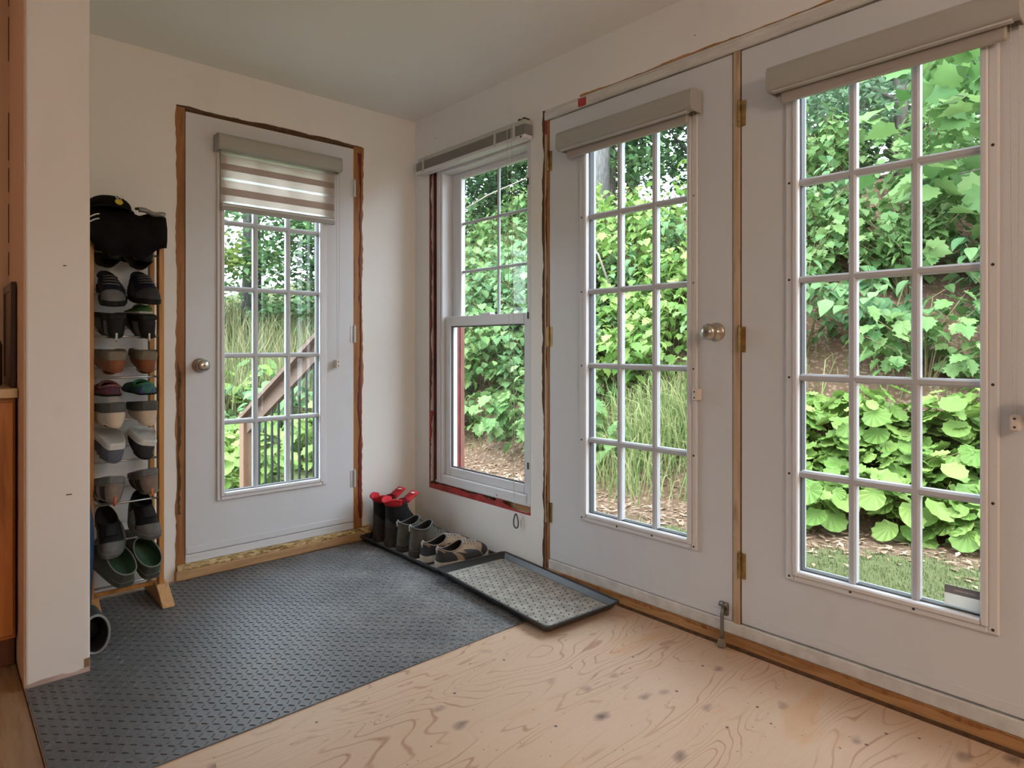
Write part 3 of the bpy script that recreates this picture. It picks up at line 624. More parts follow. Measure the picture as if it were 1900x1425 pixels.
# ------------------------------------------------------------------ shoes
def smooth01(a, b, t): t = max(0, min(1, (t-a)/(b-a))); return t*t*(3-2*t)
class Shoe:
    def __init__(s, L=.27, W=.1, sole=.022, heel=.028, zc=.085, zt=.09, xo0=.012, xo1=.13, wo=.034, toe_h=.04, shaft=0.0, dip=.015, side=1, square=.42):
        s.__dict__.update(locals()); s.N = 36
    def outline(s, ph, grow=0.0):
        t = .5+.5*math.cos(ph); sg = math.sin(ph)
        w = s.W/2*(abs(sg)**(s.square+.25) if t > .5 else abs(sg)**s.square)*(.76+.24*smooth01(.25, .62, t))
        y = math.copysign(w+grow, sg)+s.side*.010*math.sin(PI*t)*(1 if t < .6 else 1.1)-s.side*.012*smooth01(.5, 1, t)
        return s.L*t+grow*math.cos(ph), y
    def sz(s, x): t = x/s.L; return s.sole+(s.heel-s.sole)*(1-smooth01(.25, .6, t))+.012*smooth01(.75, 1.0, t)
    def opening(s, ph):
        c = (s.xo0+s.xo1)/2; a = (s.xo1-s.xo0)/2; t = .5+.5*math.cos(ph)
        return Vector((c+a*math.cos(ph), s.wo*math.copysign(abs(math.sin(ph))**.85, math.sin(ph)), s.zc+(s.zt-s.zc)*t-s.dip*math.sin(ph)**2))
    def pt(s, ph, v, off=0.0):
        x, y = s.outline(ph); B = Vector((x, y, s.sz(x)-.004)); T = s.opening(ph); t = .5+.5*math.cos(ph)
        h1 = s.toe_h*smooth01(.35, .75, t)+(1-smooth01(.35, .75, t))*(T.z-B.z)*.55
        P1 = B+Vector((0, 0, h1)); k = .3*(1-smooth01(0, .05, s.shaft))
        P2 = Vector((T.x+(B.x-T.x)*k, T.y+(B.y-T.y)*k, T.z-max(.012, s.shaft)*(1 if s.shaft else smooth01(.3, .8, t)+.3)))
        u = 1-v; P = B*u**3+P1*3*u*u*v+P2*3*u*v*v+T*v**3
        if off:
            e = 1e-3; a = s.pt(ph+e, v)-s.pt(ph-e, v); c = s.pt(ph, min(1, v+e))-s.pt(ph, max(0, v-e)); nrm = a.cross(c)
            if nrm.length > 1e-12: P = P+nrm.normalized()*off
        return P
    def patch(s, p0, p1, v0, v1, off=.0016, nu=12, nv=5, shape=None):
        b = MB(); R = []
        for j in range(nv+1):
            row = []
            for i in range(nu+1):
                f = i/nu; vv1 = v1 if shape is None else v0+(v1-v0)*shape(f)
                row.append(s.pt(p0+(p1-p0)*f, v0+(vv1-v0)*j/nv, off))
            R.append(row)
        return b.rings(R, closed=False)
    def make(s, name, label, group, M, mats, laces=0, toe=False, heelp=False, strap=False, tab=None, overlay=False, collar=False, foam=False):
        r = root(name, (0,0,0), label, 'shoe', group); r.matrix_world = M; r.rotation_mode = 'XYZ'
        N = s.N; A = [2*PI*k/N for k in range(N)]
        b = MB(); b.rings([[s.pt(a, j/8) for a in A] for j in range(9)], caps=False); up = b.build('upper', mats['upper'], r, local=True, smooth=True)
        g = .004
        b = MB(); lo = []
        def so(a, grow, zf): x, y = s.outline(a, grow); return Vector((x, y, zf(x)))
        bot = lambda x: .012*smooth01(.78*s.L, s.L, x)+(.006*smooth01(.32, .4, x/s.L)*(1-smooth01(.45, .55, x/s.L)) if s.heel > s.sole else 0)
        b.rings([[so(a, g-.004, bot) for a in A], [so(a, g, lambda x: bot(x)+.005) for a in A], [so(a, g, lambda x: s.sz(x)-.002) for a in A], [so(a, g-.006, lambda x: s.sz(x)) for a in A]])
        so_ = b.build('sole', mats['sole'], r, local=True)
        if 'sole2' in mats:
            b = MB(); b.rings([[so(a, g+.0012, lambda x: bot(x)+.001) for a in A], [so(a, g+.0012, lambda x: bot(x)+.009) for a in A]]); b.build('outsole', mats['sole2'], so_, local=True)
        b = MB(); R = []
        for j in range(6):
            v = j/5; row = []
            for a in A:
                T = s.opening(a); T = Vector((T.x+(.5*(s.xo0+s.xo1)-T.x)*.05, T.y*.93, T.z-.0015)); x, y = s.outline(a, -.012); x = .012+(x-.012)*.9
                Bt = Vector((x, y*.86, s.sz(x)+.004)); vv = v; sx = T.x+(Bt.x-T.x)*(vv**2.0 if s.shaft else vv); 
                row.append(Vector((sx, T.y+(Bt.y-T.y)*vv, T.z+(Bt.z-T.z)*(vv**.8))))
            R.append(row)
        b.rings(R, caps=False); n0 = len(b.v)-N; b.f.append(tuple(range(n0, n0+N))); b.build('lining', mats['lining'], r, local=True, smooth=True)
        b = MB(); b.tube([s.opening(a) for a in A]+[s.opening(0)], .0032 if not foam else .006, 6, False); b.build('collar', mats.get('collar', mats['upper']), r, local=True, smooth=True)
        if toe: s.patch(-.95, .95, 0, .42, shape=lambda f: .55+.45*math.sin(PI*f)).build('toe_cap', mats['toe'], r, local=True, smooth=True)
        if heelp: s.patch(PI-1.1, PI+1.1, 0, .72, shape=lambda f: .5+.5*math.sin(PI*f)).build('heel_counter', mats['heel'], r, local=True, smooth=True)
        if overlay:
            for sg in (-1, 1):
                s.patch(sg*1.0, sg*1.75, .05, .75, .002, 8, 5, shape=lambda f: .45+.55*abs(math.sin(PI*f*1.5))).build('side_overlay', mats['overlay'], r, local=True, smooth=True)
                s.patch(sg*2.0, sg*2.5, .1, .9, .002, 6, 5).build('side_overlay', mats['overlay'], r, local=True, smooth=True)
        if laces:
            tg = s.patch(-.28, .28, .62, 1.0, -.001+.003); tg.build('tongue', mats.get('tongue', mats['lining']), r, local=True, smooth=True)
            for i in range(laces):
                v = .60+.37*i/max(1, laces-1); b = MB(); pts = [s.pt(p, v, .0035 if abs(p) > .3 else .005) for p in (-.62, -.4, -.2, 0, .2, .4, .62)]
                b.tube(pts, .0023, 6); b.build('lace', mats['lace'], r, local=True, smooth=True)
        if tab:
            c = s.opening(PI); b = MB(); b.tube([c+Vector((.002,0,-.004)), c+Vector((-.008,0,.012)), c+Vector((-.014,0,.004)), c+Vector((-.011,0,-.02))], .004, 6); b.build('heel_tab', tab, r, local=True, smooth=True)
        if strap: 
            b = MB(); R = [[s.pt(a, v, .004) for a in [x*.1-1.9 for x in range(39)]] for v in (.55, .72)]; b.rings(R, closed=False); b.build('strap', mats['strap'], r, local=True, smooth=True, solid=.002)
        return r
def C(name, *a, **k): return mat('shoe_'+name, *a, **k)
BLK = C('black', (.010,.010,.011), .65, var=.4, vscale=30, spec=.25); BLK2 = C('black_lining', (.008,.008,.009), .85); GRY = C('grey', (.13,.13,.125), .7, var=.3, vscale=40)
LGRY = C('light_grey', (.46,.45,.43), .65, var=.2, vscale=30); CREAM = C('cream', (.60,.48,.36), .75, var=.15, vscale=40); DKS = C('dark_sole', (.075,.075,.065), .75, var=.3, vscale=40)
BRN = C('brown_leather', (.27,.075,.025), .4, var=.4, vscale=18); TAUPE = C('taupe_sole', (.20,.165,.115), .7, var=.3, vscale=30)
OLIVE = C('dark_green_rubber', (.075,.085,.068), .5, var=.25, vscale=14); OLRIM = C('green_rim', (.15,.17,.14), .5); GRNIN = C('green_insole', (.03,.075,.04), .7)
NAVY = C('navy_mesh', (.012,.015,.032), .65, spec=.25, var=.4, vscale=60); WHT = C('white_sole', (.62,.60,.56), .55, var=.15); BLU = C('slate_mesh', (.12,.13,.16), .75, var=.3, vscale=90)
PINKG = C('pinkish_grey_suede', (.22,.165,.135), .8, var=.3, vscale=40); TAN = C('tan_suede', (.40,.29,.20), .75, var=.35, vscale=26); CHAR = C('charcoal_overlay', (.036,.037,.042), .65, spec=.25)
REDL = C('red_felt', (.62,.02,.035), .85, var=.3, vscale=40); MUD = C('muddy_grey', (.105,.10,.08), .8, var=.4, vscale=22); MUDB = C('muddy_black', (.045,.036,.03), .75, var=.6, vscale=16)
BEIGES = C('beige_midsole', (.50,.45,.37), .7, var=.25, vscale=30); LACEB = C('dark_lace', (.05,.045,.04), .8); LACEG = C('grey_lace', (.36,.33,.29), .8)
PURP = C('purple_pattern', (.05,.022,.16), .8, col2=(.02,.20,.08), vscale=55); REDP = C('dark_red_pattern', (.11,.012,.016), .8, col2=(.03,.02,.05), vscale=60); GRN = C('green_slipper', (.06,.15,.03), .8, var=.3)
ORT = C('orange_tab', (.62,.14,.05), .6)

# pairs on the boot tray; heel towards the room, toe to the wall (+x)
TZ = .0132
def MT(x, y, z, rz): return Matrix.Translation((x, y, z)) @ Matrix.Rotation(rz, 4, 'Z')
def red_boot(label, x, y, rz, side):
    s = Shoe(L=.275, W=.098, sole=.022, heel=.034, zc=.215, zt=.235, xo0=.0, xo1=.112, wo=.047, toe_h=.055, shaft=.11, dip=.012, side=side)
    r = s.make('winter_boot', label, 'red-lined boots on the tray', MT(x, y, TZ, rz), dict(upper=BLK, sole=MUDB, lining=REDL, lace=LACEB, toe=MUDB, heel=MUDB, collar=BLK, tongue=REDL), laces=6, toe=True, heelp=True)
    A = [PI+(-1.7+3.4*k/14) for k in range(15)]; b = MB(); R = []
    for j in range(4):
        f = j/3; R.append([s.opening(a)*(1)+Vector((-.020*f*abs(math.cos(a)), .012*f*math.sin(a), .042*math.sin(PI*.5*f)*(.75+.25*math.cos(3*a)))) for a in A])
    b.rings(R, closed=False); b.build('felt_cuff', REDL, r, local=True, smooth=True, solid=.006)
    t = s.opening(0); b = MB(); R = []
    for j in range(5):
        f = j/4; c = t+Vector((.070*f, 0, -.016+.044*f)); w = .036-.004*f; R.append([c+Vector((-.004*abs(k), w*k, 0)) for k in (-1, -.5, 0, .5, 1)])
    b.rings(R, closed=False); tg = b.build('felt_tongue', REDL, r, local=True, smooth=True, solid=.008)
    c = t+Vector((.052, 0, .023)); b = MB(); b.box(c.x-.012, c.x+.010, -.011, .011, c.z-.0, c.z+.0035); b.build('woven_tag', C('tag_white', (.72,.62,.58), .8), tg, local=True)
    return r
red_boot('black winter boot with red felt lining, nearest the corner', -.335, -.115, math.radians(2), 1)
red_boot('black winter boot with red felt lining and white tag, second from the corner', -.335, -.236, math.radians(-1), -1)
for (lab, y, sd, rz) in (('muddy grey ankle boot, third shoe from the corner', -.353, 1, 1), ('muddy grey ankle boot beside the tan hiking shoes', -.468, -1, -1)):
    s = Shoe(L=.28, W=.1, sole=.026, heel=.034, zc=.150, zt=.165, xo0=.004, xo1=.120, wo=.042, toe_h=.05, shaft=.06, dip=.02, side=sd)
    s.make('ankle_boot', lab, 'grey ankle boots on the tray', MT(-.335, y, TZ, math.radians(rz)), dict(upper=MUD, sole=MUDB, lining=BLK2, lace=LACEB, toe=MUDB, heel=MUD, collar=GRY, overlay=MUDB), laces=5, toe=True, heelp=True, tab=LGRY)
for (lab, y, sd, rz) in (('tan and charcoal hiking shoe next to the grey boots', -.588, 1, 1), ('tan and charcoal hiking shoe at the near end of the row', -.710, -1, -2)):
    s = Shoe(L=.295, W=.108, sole=.030, heel=.040, zc=.100, zt=.115, xo0=.008, xo1=.135, wo=.038, toe_h=.05, dip=.022, side=sd)
    s.make('hiking_shoe', lab, 'tan hiking shoes on the tray', MT(-.345, y, TZ, math.radians(rz)), dict(upper=TAN, sole=BEIGES, sole2=MUDB, lining=BLK2, lace=LACEG, toe=CHAR, heel=CHAR, collar=PINKG, overlay=CHAR, tongue=PINKG), laces=5, toe=True, heelp=True, overlay=True, tab=LGRY)

# ------------------------------------------------------------------ shoe rack
RX0, RX1 = -1.662, -1.392; RY = -.205
rk = root('shoe_rack', (-1.527, -.15, 0), 'narrow orange wooden shoe rack with metal rods behind the partition', 'shoe rack')
for x in (RX0, RX1-.02):
    MB().box(x, x+.02, RY-.012, RY+.030, .052, 1.60).build('upright', M_RACK, rk, bevel=.002)
    MB().box(x, x+.02, -.062, -.03, .052, 1.60).build('upright', M_RACK, rk, bevel=.002)
    b = MB(); pr = [(-.325, .0062), (-.318, .012), (-.225, .075), (-.10, .075), (-.025, .03), (-.02, .0062)]
    b.prism([(x-.012, y, z) for y, z in pr], [(x+.034, y, z) for y, z in pr]); b.build('foot', M_FOOT, rk, bevel=.002)
M_ROD = mat('chrome_rod', (.62, .60, .56), .3, .9)
rows = [1.445, 1.275, 1.108, .942, .772, .605, .435, .285, .105]
for z in rows:
    for (y, dz) in ((RY, -.0), (-.046, .035)):
        b = MB(); b.tube([(RX0+.018, y, z+dz), (RX1-.018, y, z+dz)], .0042, 8); b.build('rod', M_ROD, rk, smooth=True)
MB().box(RX0+.02, RX1-.02, RY-.008, RY+.03, 1.555, 1.575).build('top_rail', M_RACK, rk, bevel=.002)
MB().box(RX0+.02, RX1-.02, RY+.03, RY+.045, .062, .078).build('bottom_rail', M_RACK, rk, bevel=.002)
XL, XR = -1.584, -1.470
def MU(x, z, tilt=-14, yaw=0, roll=0, y=-.315):   # upside down, heel to the viewer (+y is toe)
    return Matrix.Translation((x, y, z)) @ Matrix.Rotation(math.radians(90+yaw), 4, 'Z') @ Matrix.Rotation(math.radians(tilt), 4, 'Y') @ Matrix.Rotation(PI+math.radians(roll), 4, 'X')
def MH(x, z, tilt=0, yaw=0, y=-.315):             # right way up, heel to the viewer
    return Matrix.Translation((x, y, z)) @ Matrix.Rotation(math.radians(90+yaw), 4, 'Z') @ Matrix.Rotation(math.radians(tilt), 4, 'Y')
def MF(x, z, tilt=0, yaw=0, y=-.06):              # right way up, toe to the viewer
    return Matrix.Translation((x, y, z)) @ Matrix.Rotation(math.radians(-90+yaw), 4, 'Z') @ Matrix.Rotation(math.radians(tilt), 4, 'Y')
SN = dict(L=.265, W=.1, sole=.024, heel=.03, zc=.085, zt=.098, xo0=.008, xo1=.125, wo=.033)
G = 'shoes stored on the rack'
k1 = dict(upper=BLK, sole=BLK, lining=BLK2, lace=LACEB, toe=BLK, heel=CHAR, overlay=CHAR)
Shoe(**SN).make('sneaker', 'black sneaker on the top rod of the rack, beside the partition', G, MU(XL, 1.500, 4, y=-.268), k1, laces=4, heelp=True)
Shoe(**SN, side=-1).make('sneaker', 'black sneaker on the top rod of the rack, beside the back door', G, MU(XR, 1.500, 4, y=-.268), dict(k1, heel=BLK, overlay=GRY), laces=4, overlay=True)
k2 = dict(upper=NAVY, sole=BLK, lining=BLK2, lace=GRY, toe=GRY, heel=NAVY, overlay=CHAR)
Shoe(**dict(SN, W=.094)).make('sneaker', 'dark navy sneaker with grey toe on the second rack row, beside the partition', G, MF(XL-.004, 1.300, 20, 0, y=-.070), k2, laces=4, toe=True)
Shoe(**dict(SN, W=.094), side=-1).make('sneaker', 'dark navy sneaker on the second rack row, beside the back door', G, MF(XR+.004, 1.305, 18, -1, y=-.070), dict(k2, toe=CHAR), laces=4, toe=True, overlay=True)
s = Shoe(L=.20, W=.095, sole=.010, heel=.010, zc=.034, zt=.042, xo0=.02, xo1=.10, wo=.032, toe_h=.022)
s.make('slipper', 'flat green slipper under the navy sneakers on the rack', G, MH(XR+.002, 1.201, 0, y=-.245), dict(upper=GRN, sole=WHT, lining=GRN, lace=GRN))
k3 = dict(upper=BLK, sole=BLK, lining=BLK2, lace=BLK, toe=GRY, heel=LGRY, overlay=GRY)
for x, sd, w in ((XL, 1, 'beside the partition'), (XR, -1, 'beside the back door')):
    Shoe(**dict(SN, zc=.095, sole=.02, heel=.022), side=sd).make('running_shoe', 'black and grey running shoe upside down on the rack, '+w, G, MU(x, 1.195, -4), k3, laces=4, heelp=False, overlay=True, tab=WHT)
k4 = dict(upper=BRN, sole=TAUPE, lining=BLK2, lace=BRN, heel=BRN)
for x, sd, yw, w in ((XL, 1, 0, 'beside the partition'), (XR, -1, -8, 'beside the back door')):
    Shoe(**dict(SN, sole=.028, heel=.036, zc=.082, W=.102), side=sd).make('leather_shoe', 'brown leather shoe upside down on the rack, '+w, G, MU(x, 1.048, -3, yw, 4 if sd < 0 else 0), k4, heelp=True)
s = Shoe(L=.24, W=.11, sole=.008, heel=.008, zc=.042, zt=.05, xo0=.02, xo1=.12, wo=.034, toe_h=.032)
s.make('slipper', 'dark red patterned slipper beneath the brown shoes on the rack', G, MH(XL-.006, .872, -2, y=-.285), dict(upper=REDP, sole=BLK, lining=BLK2, collar=C('pink_trim', (.17,.06,.06), .8)), foam=True)
s = Shoe(L=.24, W=.11, sole=.008, heel=.008, zc=.045, zt=.05, xo0=.02, xo1=.12, wo=.034, toe_h=.032, side=-1)
s.make('slipper', 'purple and green patterned slipper beneath the brown shoes on the rack', G, MH(XR, .872, -2, y=-.285), dict(upper=PURP, sole=BLK, lining=BLK2, collar=C('green_trim', (.03,.17,.07), .8)), foam=True)
k5 = dict(upper=CREAM, sole=DKS, lining=BLK2, lace=CREAM, heel=CREAM)
for x, sd, yw, w in ((XL, 1, 5, 'beside the partition'), (XR, -1, -5, 'beside the back door')):
    Shoe(**dict(SN, sole=.03, heel=.04, zc=.098, W=.106, wo=.028), side=sd).make('canvas_shoe', 'cream canvas shoe with dark sole upside down on the rack, '+w, G, MU(x, .850, 4, yw), k5, heelp=True)
k6 = dict(upper=BLU, sole=WHT, lining=BLK2, lace=GRY, heel=BLU)
Shoe(**dict(SN, sole=.02, heel=.026, zc=.08)).make('mesh_shoe', 'slate mesh shoe with pale sole facing up on the rack', G, MU(XL, .690, -11, 4), k6, heelp=True, laces=3)
Shoe(**dict(SN, sole=.02, heel=.024, zc=.08), side=-1).make('mesh_shoe', 'black mesh shoe with white sole edge, upside down and tilted on the rack', G, MU(XR, .692, -9, -6, 10), dict(upper=BLK, sole=WHT, lining=BLK2, lace=GRY, heel=CHAR), heelp=True)
k7 = dict(upper=PINKG, sole=GRY, lining=BLK2, lace=LGRY, heel=PINKG, overlay=CHAR, toe=CHAR)
Shoe(**dict(SN, zc=.1, W=.104)).make('walking_shoe', 'grey suede walking shoe with red heel tab on the rack, beside the partition', G, MU(XL, .565, 12, 8, 8), k7, heelp=True, overlay=True, tab=ORT)
Shoe(**dict(SN, zc=.1, W=.104), side=-1).make('walking_shoe', 'grey suede walking shoe with red heel tab on the rack, beside the back door', G, MU(XR, .580, 12, -6, -4), dict(k7, upper=TAUPE), heelp=True, overlay=True, tab=ORT)
k8 = dict(upper=BLK, sole=GRY, lining=BLK2, lace=BLK, toe=GRY, strap=GRY, overlay=GRY)
Shoe(**dict(SN, W=.094, zc=.07, zt=.085, xo1=.15, wo=.036)).make('sport_sandal', 'dark sport sandal with grey toe bumper on the rack, beside the partition', G, MF(XL-.010, .355, 26, 0, y=-.085), k8, toe=True, overlay=True, laces=2)
Shoe(**dict(SN, W=.094, zc=.07, zt=.085, xo1=.14, wo=.034), side=-1).make('sport_sandal', 'dark sport sandal with grey toe bumper on the rack, beside the back door', G, MF(XR+.004, .400, 26, -1, y=-.085), k8, toe=True, overlay=True, laces=2)
k9 = dict(upper=OLIVE, sole=OLIVE, lining=GRNIN, collar=OLRIM)
for x, sd, yw, w, yy in ((XL+.030, 1, 14, 'beside the partition', -.325), (XR+.014, -1, 10, 'beside the back door', -.29)):
    Shoe(L=.275, W=.112, sole=.022, heel=.026, zc=.062, zt=.092, xo0=-.002, xo1=.155, wo=.046, toe_h=.055, dip=.004, side=sd).make('rubber_clog', 'dark green rubber clog on the bottom of the rack, '+w, G, MH(x, .128, -25, yw, y=yy), k9)
# things on top of the rack
jk = root('folded_jacket', (-1.53, -.2, 1.57), 'black folded jacket with white stripes draped over the rack top', 'jacket')
M_CLOTH = mat('black_cloth', (.007,.007,.008), .9, spec=.15, var=.4, vscale=20, bump=.3, bscale=25)
b = MB(); R = []
xs = [-1.688+.288*i/16 for i in range(17)]; prof = [(-.275,1.47),(-.283,1.50),(-.282,1.545),(-.265,1.590),(-.23,1.606),(-.17,1.612),(-.10,1.606),(-.06,1.585),(-.05,1.53),(-.048,1.48)]
for i, x in enumerate(xs):
    R.append([Vector((x, y+.006*math.sin(i*1.3+y*30), z+.010*math.sin(i*.9+1)+(.012 if i < 5 else 0)-(.05*math.sin(PI*i/16) if z < 1.5 else 0))) for y, z in prof])
b.rings(R, closed=False); b.build('body', M_CLOTH, jk, smooth=True, solid=.012)
b = MB(); R = [[Vector((-1.688+.012*math.sin(j*2.0), -.305+.045*k, 1.60-.045*j+.01*math.sin(k*2+j))) for k in range(6)] for j in range(6)]
b.rings(R, closed=False); b.build('sleeve', M_CLOTH, jk, smooth=True, solid=.012)
for dz in (0, .018):
    b = MB(); b.tube([(-1.678+.01*k, -.296, 1.538+dz+.010*math.sin(k*.5)+.0035*k) for k in range(5)], .0028, 6); b.build('stripe', C('stripe_white', (.62,.62,.60), .8), jk)
cp = root('baseball_cap', (-1.585, -.2, 1.62), 'black cap with a round yellow badge on the rack top', 'cap')
b = MB(); R = []
for j in range(8):
    t = j/7*PI/2; R.append([Vector((-1.588+.078*math.cos(t)**.8*math.cos(2*PI*k/20), -.195+.088*math.cos(t)**.8*math.sin(2*PI*k/20), 1.622+.050*math.sin(t))) for k in range(20)])
b.rings(R); b.build('crown', M_CLOTH, cp, smooth=True)
b = MB(); R = []
for j in range(4):
    f = j/3; R.append([Vector((-1.588+(.07+.012*f)*math.cos(a), -.215-(.055+.055*f)*math.sin(a), 1.626-.016*f-.006*math.cos(a)**2)) for a in [.25+(PI-.5)*k/12 for k in range(13)]])
b.rings(R, closed=False); b.build('brim', M_CLOTH, cp, smooth=True, solid=.004)
bd = MB().lathe([(.014, 0), (.014, .002), (0, .002)], (-1.570, -.283, 1.636), (.08, -1, .55), 18).build('badge', C('badge_yellow', (.55,.40,.04), .6), cp)
b = MB()
for dx in (-.007, .007): b.tube([(-1.568+dx+.005*math.cos(2*PI*k/12), -.279, 1.657+.006*math.sin(2*PI*k/12)) for k in range(13)], .0016, 5, False)
b.build('badge_lettering', C('badge_white', (.6,.6,.58), .7), bd)
gl = root('folded_gloves', (-1.45, -.2, 1.62), 'grey folded knit strip lying at the right end of the rack top', 'gloves')
b = MB(); R = [[Vector((-1.50+.095*k/8, -.272+.022*math.sin(PI*j/5)*-1+.06*(j > 2)*(j-2)/3, 1.612+.018*j/5+.004*math.sin(k)-.012*k/8)) for k in range(9)] for j in range(6)]
b.rings(R, closed=False); b.build('knit', C('knit_grey', (.30,.29,.26), .9, var=.3, vscale=60), gl, smooth=True, solid=.010)
b = MB(); b.tube([(-1.50, -.288, 1.617), (-1.45, -.291, 1.612), (-1.405, -.288, 1.604)], .003, 6); b.build('pale_edge', LGRY, gl)
# blue umbrella and rolled sheet hidden mostly by the partition
um = root('blue_umbrella', (-1.69, -.33, .005), 'closed blue umbrella standing between partition and rack', 'umbrella')
b = MB(); R = []
for z, r in ((.06, .010), (.09, .018), (.30, .026), (.42, .024), (.50, .012)): R.append([Vector((-1.694+(r*(1+.2*math.cos(5*a)))*math.cos(a), -.345+(r*(1+.2*math.cos(5*a)))*math.sin(a), z)) for a in [2*PI*k/20 for k in range(20)]])
b.rings(R); b.build('folded_canopy', C('blue_nylon', (.015,.05,.12), .5, var=.3), um, smooth=True)
b = MB(); b.tube([(-1.694, -.345, .0052), (-1.694, -.345, .64)], .004, 8); b.build('shaft', M_STEEL, um)
b = MB(); b.lathe([(.012, 0), (.014, .03), (.013, .07), (.008, .08), (0, .08)], (-1.694, -.345, .63), (0,0,1), 12); b.build('handle', BLK, um, smooth=True)
rl = root('rubber_boot', (-1.70, -.5, .005), 'black rubber boot lying behind the foot of the partition', 'boot')
b = MB(); R = []; ax0 = Vector((-1.697, -.585, .075))
for t, r in ((0, .052), (.03, .052), (.08, .05), (.13, .049)):
    R.append([ax0+Vector((r*.78*math.cos(a), t, (r*1.25)*math.sin(a)-.003)) for a in [2*PI*k/24 for k in range(24)]])
b.rings(R, caps=False); b.build('shaft', C('dark_rubber', (.03,.03,.032), .45), rl, smooth=True, solid=.004)
b = MB(); b.tube([ax0+Vector((.052*.78*math.cos(2*PI*k/24), -.001, .052*1.25*math.sin(2*PI*k/24)-.003)) for k in range(25)], .0045, 6, False); b.build('rim', C('grey_rim', (.22,.225,.23), .5), rl, smooth=True)
b = MB(); R = []
for t, r, zz in ((.13, .049, .072), (.16, .05, .066), (.18, .042, .058), (.19, .02, .052)): R.append([Vector((-1.697+r*.78*math.cos(a), -.585+t, zz+r*1.22*math.sin(a))) for a in [2*PI*k/24 for k in range(24)]])
b.rings(R); b.build('boot_foot', MATS['shoe_dark_rubber'], rl, smooth=True)

# ------------------------------------------------------------------ kitchen corner at the left edge
cb = root('base_cabinet', (-2.3, -.35, 0), 'orange-brown wooden base cabinet left of the partition', 'cabinet')
MB().box(-2.72, -1.912, -.505, -.192, .10, .898).build('carcass', M_CAB, cb)
MB().box(-2.305, -1.918, -.525, -.506, .115, .885).build('door', M_CAB, cb, bevel=.003)
MB().box(-2.715, -2.311, -.525, -.506, .115, .885).build('door', M_CAB, cb, bevel=.003)
MB().box(-2.72, -1.912, -.47, -.192, 0.0, .10).build('toe_kick', mat('toe_kick', (.16,.05,.02), .5, var=.3), cb)
tag(MB().box(-2.74, -1.908, -.545, -.192, .899, .930).build('worktop', M_CTOP, bevel=.003), 'pale wooden worktop edge on the orange cabinet', 'worktop')
pf = root('picture_frame', (-1.915, -.35, .931), 'dark brown frame standing on the worktop against the partition', 'frame')
b = MB(); pr = [(-.470,.931,-.150,1.285)]
def yz(b, x0, x1, y0, y1, z0, z1): return b.box(x0, x1, y0, y1, z0, z1)
for (y0, y1, z0, z1) in ((-.490, -.462, .931, 1.285), (-.222, -.194, .931, 1.285), (-.462, -.222, .931, .96), (-.462, -.222, 1.256, 1.285)):
    MB().box(-1.923, -1.9085, y0, y1, z0, z1).build('moulding', mat('dark_frame_wood', (.055,.018,.010), .35, var=.3), pf, bevel=.002)
MB().box(-1.919, -1.911, -.463, -.221, .958, 1.258).build('picture', mat('dark_picture', (.16,.06,.03), .25, var=.7, vscale=12), pf)
jr = root('glass_jar', (-2.02, -.42, .931), 'dark glossy jar on the worktop at the left edge', 'jar')
MB().lathe([(.03, 0), (.036, .006), (.036, .14), (.02, .19), (.018, .225), (0, .225)], (-1.972, -.36, .931), (0,0,1), 20).build('body', mat('dark_glass', (.12,.045,.02), .12), jr, smooth=True)
MB().lathe([(.021, 0), (.021, .02), (0, .022)], (-1.972, -.36, 1.155), (0,0,1), 16).build('lid', mat('jar_lid', (.03,.02,.015), .4), jr)

# ------------------------------------------------------------------ ceiling lamps of the room behind the camera
x, y, z = -1.5, -4.9, 1.95
lp = root('pendant_lamp', (x, y, CH), 'white globe pendant lamp behind the viewer', 'lamp')
MB().lathe([(.06, 0), (.06, -.02), (.02, -.03), (0, -.03)], (x, y, CH-.0005), (0,0,1), 24).build('canopy', M_WHITE, lp)
MB().tube([(x, y, CH-.03), (x, y, z+.16)], .004, 6).build('cord', M_WHITE, lp)
MB().lathe([(.0, .17), (.03, .165), (.03, .145), (0, .145)], (x, y, z), (0,0,1), 16).build('socket', M_WHITE, lp)
ld = bpy.data.lights.new('lamp_light', 'POINT'); ld.shadow_soft_size = .14; ld.energy = LAMP_POWER; ld.color = LAMP_COLOR
lo = bpy.data.objects.new('lamp_light', ld); COL.objects.link(lo); lo.parent = lp; lo.location = (0, 0, z-CH)

